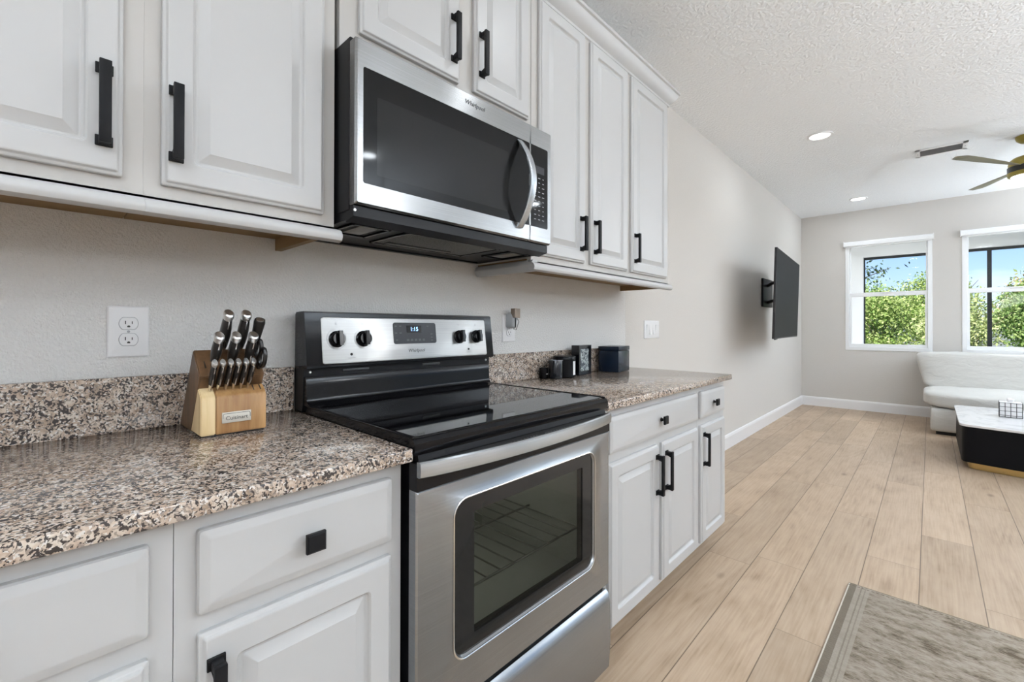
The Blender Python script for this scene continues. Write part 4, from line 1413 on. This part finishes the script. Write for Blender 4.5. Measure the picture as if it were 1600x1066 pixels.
def knife(y, base, ln, w0, th, label, cat, group, kind='chef', lean=0.0):
    """handle rising from the block along KD. base: point on the block's surface (x, z)"""
    name = {'steak': 'steak_knife', 'chef': 'kitchen_knife', 'steel': 'sharpening_steel'}[kind]
    B = Vector((base[0], y, base[1]))
    k = thing(name, label, cat, B, group=group)
    S = TN                                            # blade-width direction
    Yv = Vector((0, 1, 0))

    def sec(h, w_, t_, sh=0.0, n=12):
        c = B + KD * h + S * sh
        return [c + S * (w_ * math.cos(2 * PI * i / n)) + Yv * (t_ * math.sin(2 * PI * i / n)) for i in range(n)]
    if kind == 'steel':
        b = MB(); b.loft([sec(h, w_, w_) for h, w_ in ((0.018, 0.007), (0.022, 0.0085), (0.06, 0.0105), (0.10, 0.0125), (ln - 0.006, 0.0130), (ln, 0.0115))])
        b.build('handle', 'knife_handle', k)
        b = MB(); b.loft([sec(h, 0.0085, 0.0085, 0, 16) for h in (ln, ln + 0.0012)]); b.build('cap_ring', 'chrome', k)
        b = MB(); b.loft([sec(h, 0.0045, 0.0045) for h in (-0.001, 0.019)]); b.build('rod', 'polished_steel', k)
        return k
    bol = 0.016 if kind == 'steak' else 0.024
    b = MB(); b.loft([sec(h, w_, t_) for h, w_, t_ in ((-0.001, w0 * 0.55, th * 0.30), (0.004, w0 * 0.58, th * 0.42), (bol, w0 * 0.66, th * 0.72), (bol + 0.004, w0 * 0.70, th * 0.8))])
    b.build('bolster', 'polished_steel', k)
    cap = 0.012 if kind == 'steak' else 0.018
    hs = np.linspace(bol + 0.004, ln - cap, 9)
    b = MB(); b.loft([sec(h, w0 * (0.70 + 0.30 * math.sin(PI * min(1, (i / 8) * 0.9)) if i < 8 else 0.88), th * (0.8 + 0.2 * math.sin(PI * i / 8)), w0 * 0.10 * math.sin(PI * i / 8)) for i, h in enumerate(hs)])
    b.build('handle', 'knife_handle', k)
    # bright tang along the spine
    b = MB(); b.loft([[B + KD * h + S * (w0 * 0.86 * sg + w0 * 0.02) + Yv * e for e, sg in ((-0.0011, 1), (0.0011, 1), (0.0011, 1.17), (-0.0011, 1.17))] for h in np.linspace(bol + 0.004, ln - cap, 6)])
    b.build('tang', 'polished_steel', k)
    b = MB(); b.loft([sec(h, w0 * a, th * c_, w0 * s_) for h, a, c_, s_ in ((ln - cap, 0.90, 0.85, 0.0), (ln - cap * 0.55, 1.05, 0.98, 0.05), (ln - 0.003, 1.06, 0.95, 0.08), (ln, 0.88, 0.70, 0.08))])
    b.build('end_cap', 'chrome', k)
    return k


pos = ['leftmost', 'second from left', 'third from left', 'fourth from left', 'fifth from left', 'rightmost']
for i in range(6):
    knife(-0.2635 + 0.0155 * i, (0.2165, 1.0145), 0.085, 0.0105, 0.0060, 'small steak knife in the front row of the block, ' + pos[i], 'knife', 'steak knives in the front row', 'steak')
for i, y in enumerate((-0.2555, -0.2215, -0.1860)):
    knife(y, (0.207, 1.061), 0.102, 0.0140, 0.0108, ['leftmost', 'middle', 'rightmost'][i] + ' silver-capped kitchen knife in the middle row of the block', 'knife', 'kitchen knives in the middle row')
for i, y in enumerate((-0.2330, -0.1965)):
    knife(y, (0.176, 1.0905), 0.128, 0.0150, 0.0115, ['left', 'right'][i] + ' tall kitchen knife with a silver cap in the back row of the block', 'knife', 'kitchen knives in the back row')
knife(-0.1665, (0.180, 1.0865), 0.112, 0.012, 0.012, 'black-handled sharpening steel in the back right of the knife block', 'sharpening steel', None, 'steel')
# scissors
t = thing('kitchen_scissors', 'black-handled kitchen scissors in the right side of the knife block', 'scissors', (0.205, -0.160, 1.063))
B = Vector((0.205, -0.1595, 1.063))
for sg, nm in ((0.55, 'finger_loop'), (-0.60, 'thumb_loop')):
    b = MB()
    c = B + KD * 0.040 + TN * (0.030 * sg)
    pts = [c + TN * (0.0165 * math.cos(a)) + KD * (0.024 * math.sin(a)) for a in np.linspace(0, 2 * PI, 28, endpoint=False)]
    b.tube(pts, 0.0050, 8, closed=True)
    b.build(nm, 'knife_handle', t)
b = MB(); b.loft([[B + KD * h + TN * (w_ * e) + Vector((0, 0.003 * s_, 0)) for e, s_ in ((-1, -1), (1, -1), (1, 1), (-1, 1))] for h, w_ in ((-0.001, 0.009), (0.012, 0.010), (0.020, 0.014))])
b.build('shank', 'knife_handle', t)

# ------------------------------------------------------------------ outlets, switch, plug-in
def outlet(yc, zc, w_, h, label):
    t = thing('wall_outlet', label, 'outlet', (0.0, yc, zc), group='white wall outlets above the counter')
    b = MB(); b.loft(slab_rings(yc - w_ / 2, yc + w_ / 2, zc - h / 2, zc + h / 2, 0.006, [(0, 0.0055, 0.003), (0, 0.003, 0.003), (0.0025, 0.0005, 0.003), (0.004, 0, 0.003)]))
    b.build('plate', 'white_plastic', t, smooth=25)
    for dz in (0.0195, -0.0195):
        b = MB()
        z0 = zc + dz
        lp = [(yc + 0.0175 * math.cos(a) * 1.0, z0 + max(-0.0145, min(0.0145, 0.0185 * math.sin(a)))) for a in np.linspace(0, 2 * PI, 32, endpoint=False)]
        b.loft([[(0.006 + d, yc + (y - yc) * k, z0 + (z - z0) * k) for y, z in lp] for d, k in ((-0.001, 1.0), (0.0012, 1.0), (0.0018, 0.95))])
        rc = b.build('receptacle', 'white_plastic', t, smooth=25)
        b = MB()
        b.box(0.0070, 0.0081, yc - 0.0072, yc - 0.0052, z0 - 0.0015, z0 + 0.0065); b.box(0.0070, 0.0081, yc + 0.0055, yc + 0.0072, z0 - 0.0010, z0 + 0.0055)
        b.prism([(yc + 0.0030 * math.cos(a), z0 - 0.0075 + max(-0.0016, 0.0032 * math.sin(a))) for a in np.linspace(0, 2 * PI, 16, endpoint=False)], 'x', 0.0070, 0.0081)
        b.build('slots', 'slot_dark', rc, smooth=0)
        b = MB()
        b.tube([(0.0063, yc + (y - yc) * 1.03, z0 + (z - z0) * 1.03) for y, z in lp], 0.0006, 5, closed=True)
        b.build('seam', 'mark_light', rc)
    b = MB(); b.lathe([(0.0032, -0.0005), (0.0028, 0.0008)], (0.006, yc, zc), 12, 'x'); b.build('screw', 'mark_light', t)
    return t


outlet(-0.3835, 1.149, 0.079, 0.124, 'white wall outlet above the granite backsplash, left of the knife block')
outlet(0.9585, 1.155, 0.083, 0.124, 'white wall outlet right of the stove with an air freshener plugged in')

t = thing('air_freshener', 'grey plug-in air freshener with a brown top stuck in the right wall outlet', 'air freshener', (0.008, 0.955, 1.18))
b = MB()
b.loft([[(0.008 + d, y, z) for y, z in rrect(0.934 + i, 0.978 - i, 1.156 + i * 0.4, 1.226 - i * 1.4, 0.012, 5)] for d, i in ((0.0005, 0.001), (0.012, 0.0), (0.026, 0.002), (0.036, 0.008), (0.040, 0.014))])
b.build('shell', 'plug_grey', t, smooth=45)
b = MB()
b.loft([[(0.030 + dx, y, z) for dx, y in ((0, 0.944), (0.030, 0.940), (0.032, 0.972), (0.0, 0.970))] for z in (1.204, 1.212, 1.246)])
b.build('cap', 'fragrance_brown', t, smooth=0)
b = MB()
b.tube([(0.046, 0.950, 1.203), (0.044, 0.950, 1.152), (0.056, 0.952, 1.149), (0.070, 0.955, 1.186), (0.060, 0.953, 1.203)], 0.0022, 6)
b.build('vial', 'mark_grey', t)

t = thing('light_switch', 'white four-gang rocker switch plate on the wall beyond the kitchen counter', 'switch', (0.0, 2.41, 1.146))
b = MB(); b.loft(slab_rings(2.297, 2.523, 1.084, 1.208, 0.007, [(0, 0.0065, 0.003), (0, 0.003, 0.003), (0.003, 0.0005, 0.003), (0.005, 0, 0.003)])); b.build('plate', 'white_plastic', t, smooth=25)
for k in range(4):
    yc = 2.341 + k * 0.046
    on = k in (1, 2)
    b = MB()
    tp, bt = (0.0072, 0.0125) if on else (0.0125, 0.0072)
    b.loft([[(0.0065, yc - 0.0165, zz), (x, yc - 0.0165, zz), (x, yc + 0.0165, zz), (0.0065, yc + 0.0165, zz)] for zz, x in ((1.1125, bt), (1.146, 0.0088), (1.1795, tp))])
    b.build('rocker', 'white_plastic', t, smooth=0)

# ------------------------------------------------------------------ small things on the right counter
Z = CT + 0.0005
t = thing('candle_jar', 'tiny black candle pot with a white dot, leftmost of the dark jars', 'candle', (0.050, 1.158, Z))
b = MB(); b.lathe([(0.020, 0), (0.0225, 0.003), (0.0225, 0.050), (0.020, 0.052), (0.019, 0.045), (0.002, 0.044)], (0.050, 1.158, Z), 24); b.build('pot', 'wax_black', t)
b = MB(); b.box(0.0705, 0.0732, 1.150, 1.162, Z + 0.022, Z + 0.026); b.build('label', 'label_white', t)
t = thing('glass_tumbler', 'dark glass tumbler with a pale rim beside the black candle jar', 'tumbler', (0.098, 1.190, Z))
b = MB(); b.lathe([(0.030, 0), (0.0335, 0.004), (0.0345, 0.090), (0.0335, 0.092), (0.0325, 0.09), (0.031, 0.006), (0.002, 0.005)], (0.098, 1.190, Z), 32); b.build('cup', 'box_black', t)
b = MB(); b.tube([(0.098 + 0.0342 * math.cos(a), 1.190 + 0.0342 * math.sin(a), Z + 0.091) for a in np.linspace(0, 2 * PI, 32, endpoint=False)], 0.0009, 6, closed=True); b.build('rim', 'mark_light', t)
t = thing('candle_jar', 'large black candle jar with a white paper label, left of the framed print', 'candle', (0.081, 1.284, Z))
b = MB(); b.lathe([(0.052, 0), (0.056, 0.004), (0.056, 0.088), (0.054, 0.0885), (0.057, 0.089), (0.057, 0.103), (0.054, 0.107), (0.002, 0.1072)], (0.081, 1.284, Z), 40); b.build('jar', 'wax_black', t)
b = MB()
b.loft([[(0.081 + 0.0565 * math.cos(a), 1.284 + 0.0565 * math.sin(a), z) for a in np.linspace(math.radians(-4), math.radians(20), 7)] for z in (Z + 0.014, Z + 0.082)], False, False, closed=False)
b.build('paper_label', 'label_white', t)
# framed print (deep shadow box)
fp, fd, fnv = Vector((0.0995, 1.387, Z)), Vector((-0.10, 0.995, 0)).normalized(), Vector((0.995, 0.10, 0)).normalized()
t = thing('framed_print', 'small dark box frame with a pale leaf print standing between jar and black box', 'picture frame', (0.09, 1.455, Z))
def fpt(u, z, n):
    return fp + fd * u + Vector((0, 0, z)) + fnv * n
b = MB(); b.loft([[fpt(u, z, n) for u, z in rrect(i, 0.135 - i, i, 0.156 - i, 0.002)] for i, n in ((0, -0.045), (0, 0.0), (0.016, 0.0), (0.018, -0.006))]); b.build('frame', 'box_black', t, smooth=20)
b = MB(); b.loft([[fpt(u, z, n) for u, z in rrect(0.020, 0.115, 0.020, 0.136, 0.001)] for n in (-0.0065, -0.0052)]); b.build('print', 'foliage_print', t, smooth=0)
# black box; bluish reflection of the window sky is put into its colour
principled('box_navy', (0.004, 0.010, 0.022), 0.25, spec=0.4)
t = thing('storage_box', 'square black box with a bluish sheen near the far end of the right counter', 'box', (0.10, 1.735, Z), math.radians(8))
b = MB()
ra = math.radians(8)
b.box(-0.120, 0.0, 0.0, 0.165, 0, 0.118, 0.003)
b.box(-0.1215, 0.0015, -0.0015, 0.1665, 0.1195, 0.144, 0.003)
b.bm.transform(Matrix.Translation((0.064, -0.0825, 0)))
b.build('box_body', 'box_navy', t, local=True)
t.location = Vector((0.169, 1.666, Z)) + Matrix.Rotation(ra, 3, 'Z') @ Vector((-0.064, 0.0825, 0))

# ------------------------------------------------------------------ television
tv_a, tv_b = Vector((0.4065, 4.05, 0)), Vector((0.307, 5.53, 0))
dirv = (tv_b - tv_a).normalized()
nrm = Vector((dirv.y, -dirv.x, 0))
cen = (tv_a + tv_b) / 2
TVW = (tv_b - tv_a).length
t = thing('television', 'large flat black television on a wall arm, angled away from the kitchen', 'television', (cen.x, cen.y, 1.475), math.atan2(-dirv.x, dirv.y))
t.rotation_euler = Matrix.Rotation(math.atan2(-dirv.x, dirv.y), 4, 'Z').__matmul__(Matrix.Rotation(math.radians(1.6), 4, 'Y')).to_euler()
b = MB(); b.box(-0.022, 0.0, -TVW / 2, TVW / 2, -0.418, 0.418, 0.003); TVP = b.build('panel', 'tv_plastic', t, local=True)
b = MB(); b.box(-0.0004, 0.0010, -TVW / 2 + 0.006, TVW / 2 - 0.006, -0.406, 0.412); b.build('screen', 'tv_screen', t, local=True, smooth=0)
b = MB(); b.box(-0.050, -0.0215, -0.50, 0.50, -0.36, 0.06, 0.012); b.build('back_housing', 'tv_plastic', t, local=True)
b = MB(); b.box(-0.014, -0.001, -TVW / 2 + 0.05, -TVW / 2 + 0.16, -0.428, -0.417, 0.002); b.build('sensor_bump', 'tv_plastic', t, local=True)
t = thing('wall_mount', 'black articulated wall bracket behind the television', 'bracket', (0.0, 5.40, 1.57))
b = MB(); b.box(0.0005, 0.022, 5.20, 5.62, 1.405, 1.735, 0.004); b.build('wall_plate', 'black_metal', t)
for dz in (1.46, 1.66):
    b = MB(); b.tube([(0.02, 5.42, dz), (0.14, 5.10, dz), (0.262, 4.86, dz)], 0.018, 8); b.build('arm', 'black_metal', t)
b = MB(); b.box(0.262, 0.276, 4.66, 4.94, 1.40, 1.72, 0.004, rot=Matrix.Rotation(math.atan2(-dirv.x, dirv.y), 3, 'Z'), piv=(0.29, 4.8, 1.5)); b.build('head_plate', 'black_metal', t)

# ------------------------------------------------------------------ sofa
def soft_box(x0, x1, y0, y1, z0, z1, n=10, p=5.0, warp=None, wr=0.006, seed=1):
    """cushion: cube grid mapped on a superellipsoid"""
    b = MB()
    r_ = np.random.default_rng(seed)
    hx, hy, hz = (x1 - x0) / 2, (y1 - y0) / 2, (z1 - z0) / 2
    c = Vector(((x0 + x1) / 2, (y0 + y1) / 2, (z0 + z1) / 2))
    ph = r_.uniform(0, 6.28, 8)
    cache = {}

    def V(i, j, k):
        key = (i, j, k)
        if key in cache:
            return cache[key]
        q = Vector((2 * i / n - 1, 2 * j / n - 1, 2 * k / n - 1))
        l = (abs(q.x) ** p + abs(q.y) ** p + abs(q.z) ** p) ** (1 / p)
        m_ = max(abs(q.x), abs(q.y), abs(q.z))
        q = q * (m_ / l)
        P = Vector((c.x + q.x * hx, c.y + q.y * hy, c.z + q.z * hz))
        P.z += wr * (math.sin(P.x * 9 + ph[0]) * math.sin(P.y * 11 + ph[1]) + 0.6 * math.sin(P.x * 23 + P.y * 17 + ph[2]))
        P.y += wr * (math.sin(P.x * 8 + ph[3]) * math.sin(P.z * 14 + ph[4]) + 0.6 * math.sin(P.x * 19 + P.z * 27 + ph[5]))
        if warp:
            P = warp(P)
        cache[key] = b.bm.verts.new(P)
        return cache[key]
    for ax in range(3):
        for s in (0, n):
            for i in range(n):
                for j in range(n):
                    def idx(u, v):
                        a = [0, 0, 0]
                        a[ax] = s
                        a[(ax + 1) % 3] = u
                        a[(ax + 2) % 3] = v
                        return V(*a)
                    b.bm.faces.new((idx(i, j), idx(i + 1, j), idx(i + 1, j + 1), idx(i, j + 1)))
    return b


t = thing('sofa', 'off-white slipcovered sofa with a flared back under the windows', 'sofa', (2.5, 6.7, 0.0))
b = MB(); b.box(1.425, 3.6, 6.16, 7.24, 0.035, 0.285, 0.03, 3); b.build('base', 'linen', t, smooth=60)
b = MB(); b.box(1.47, 3.55, 6.20, 7.2, 0.0005, 0.036); b.build('plinth', 'felt_dark', t, smooth=0)
b = soft_box(1.365, 3.62, 6.09, 7.22, 0.272, 0.470, 16, 5.5, seed=2); b.build('seat_cushion', 'linen', t, smooth=80)


def flare(P):
    u = (P.z - 0.44) / 0.42
    k = max(0.0, (2.0 - P.x) / 0.7)
    P.x -= 0.105 * u * min(1, k)
    P.z -= 0.02 * max(0, P.x - 1.5) * u
    P.y += 0.05 * (u - 0.5)
    return P


b = soft_box(1.372, 3.62, 6.94, 7.28, 0.425, 0.868, 20, 11.0, warp=flare, wr=0.007, seed=5); b.build('back_cushion', 'linen', t, smooth=80)
for k in range(2):
    pass

# ------------------------------------------------------------------ coffee table with tissue box
def table_outline(inset):
    x0, x1, yb = 1.600 + inset, 3.05 - inset, 5.93 - inset
    pts = []
    for xx, rad in ((x0, 1), (x1, -1)):
        pass
    # front edge bows towards the kitchen
    yc, bow = 4.69 + inset, 0.09
    n = 24
    r = 0.07
    front = []
    for i in range(n + 1):
        u = i / n
        xx = x0 + r * 0.6 + (x1 - x0 - 1.2 * r) * u
        front.append((xx, yc - bow * (1 - (2 * u - 1) ** 2)))
    out = [(x0, yc + r)] + [(x0 + r * 0.10, yc + r * 0.45), (x0 + r * 0.3, yc + r * 0.15)] + front + [(x1 - r * 0.3, yc + r * 0.15), (x1 - r * 0.1, yc + r * 0.45), (x1, yc + r)]
    out += arc(x1 - r, yb - r, r, 0, PI / 2, 5) + arc(x0 + r, yb - r, r, PI / 2, PI, 5)
    return out


t = thing('coffee_table', 'low black drum coffee table with a white marble top and brass base, before the sofa', 'coffee table', (2.3, 5.3, 0.0))
b = MB(); b.loft([[(x, y, z) for x, y in table_outline(i)] for i, z in ((0.003, 0.351), (0.0, 0.354), (0.0, 0.368), (0.003, 0.371))]); b.build('table_top', 'marble', t, smooth=30)
b = MB(); b.loft([[(x, y, z) for x, y in table_outline(0.015)] for z in (0.058, 0.3508)]); b.build('body', 'table_black', t, smooth=30)
b = MB(); b.loft([[(x, y, z) for x, y in table_outline(0.055)] for z in (0.0005, 0.0578)]); b.build('plinth', 'brass', t, smooth=30)

TZ = 0.3715
t = thing('tissue_box', 'white tissue box cover with a dark wire grid on the coffee table', 'tissue box', (1.945, 5.395, TZ), math.radians(-3))
b = MB()
h = 0.068
b.box(-h, h, -h, h, 0.0, 0.130, 0.002)
b.build('cover', 'label_white', t, local=True)
b = MB()
for k in range(5):
    q = -h + 2 * h * k / 4
    e = h + 0.001
    for sg in (-1, 1):
        b.box(q - 0.002, q + 0.002, sg * e - 0.0015, sg * e + 0.0015, 0.0, 0.131)
        b.box(sg * e - 0.0015, sg * e + 0.0015, q - 0.002, q + 0.002, 0.0, 0.131)
for z in (0.003, 0.018, 0.056, 0.094, 0.128):
    for sg in (-1, 1):
        b.box(-h, h, sg * (h + 0.001) - 0.0014, sg * (h + 0.001) + 0.0014, z - 0.0018, z + 0.0018)
        b.box(sg * (h + 0.001) - 0.0014, sg * (h + 0.001) + 0.0014, -h, h, z - 0.0018, z + 0.0018)
b.build('wire_grid', 'wire_dark', t, local=True, smooth=0)
b = MB()
for j in range(5):
    a = j * 1.3
    b.loft([[Vector((0.012 * math.cos(a + k * 0.9) * s_ + 0.004 * j - 0.008, 0.016 * math.sin(a + k * 0.9) * s_, z)) for k in range(7)] for z, s_ in ((0.1295, 0.8), (0.142, 1.2), (0.155, 1.5 + 0.2 * (j % 2)), (0.166 - 0.004 * j, 0.7))], False, True)
b.build('tissue', 'tissue_paper', t, local=True, smooth=60)

# ------------------------------------------------------------------ rug
t = None
b = MB()
RW, RL = 0.80, 2.6
b.box(0, RW, -RL, 0, 0.0005, 0.009, 0.003)
rg = b.build('rug', 'rug_pile', None, local=True)
rg.location = (1.1555, 1.990, 0)
rg.rotation_euler = (0, 0, math.radians(-1.36))
tag(rg, 'faded taupe runner rug lying on the oak floor in front of the cabinets', 'rug')
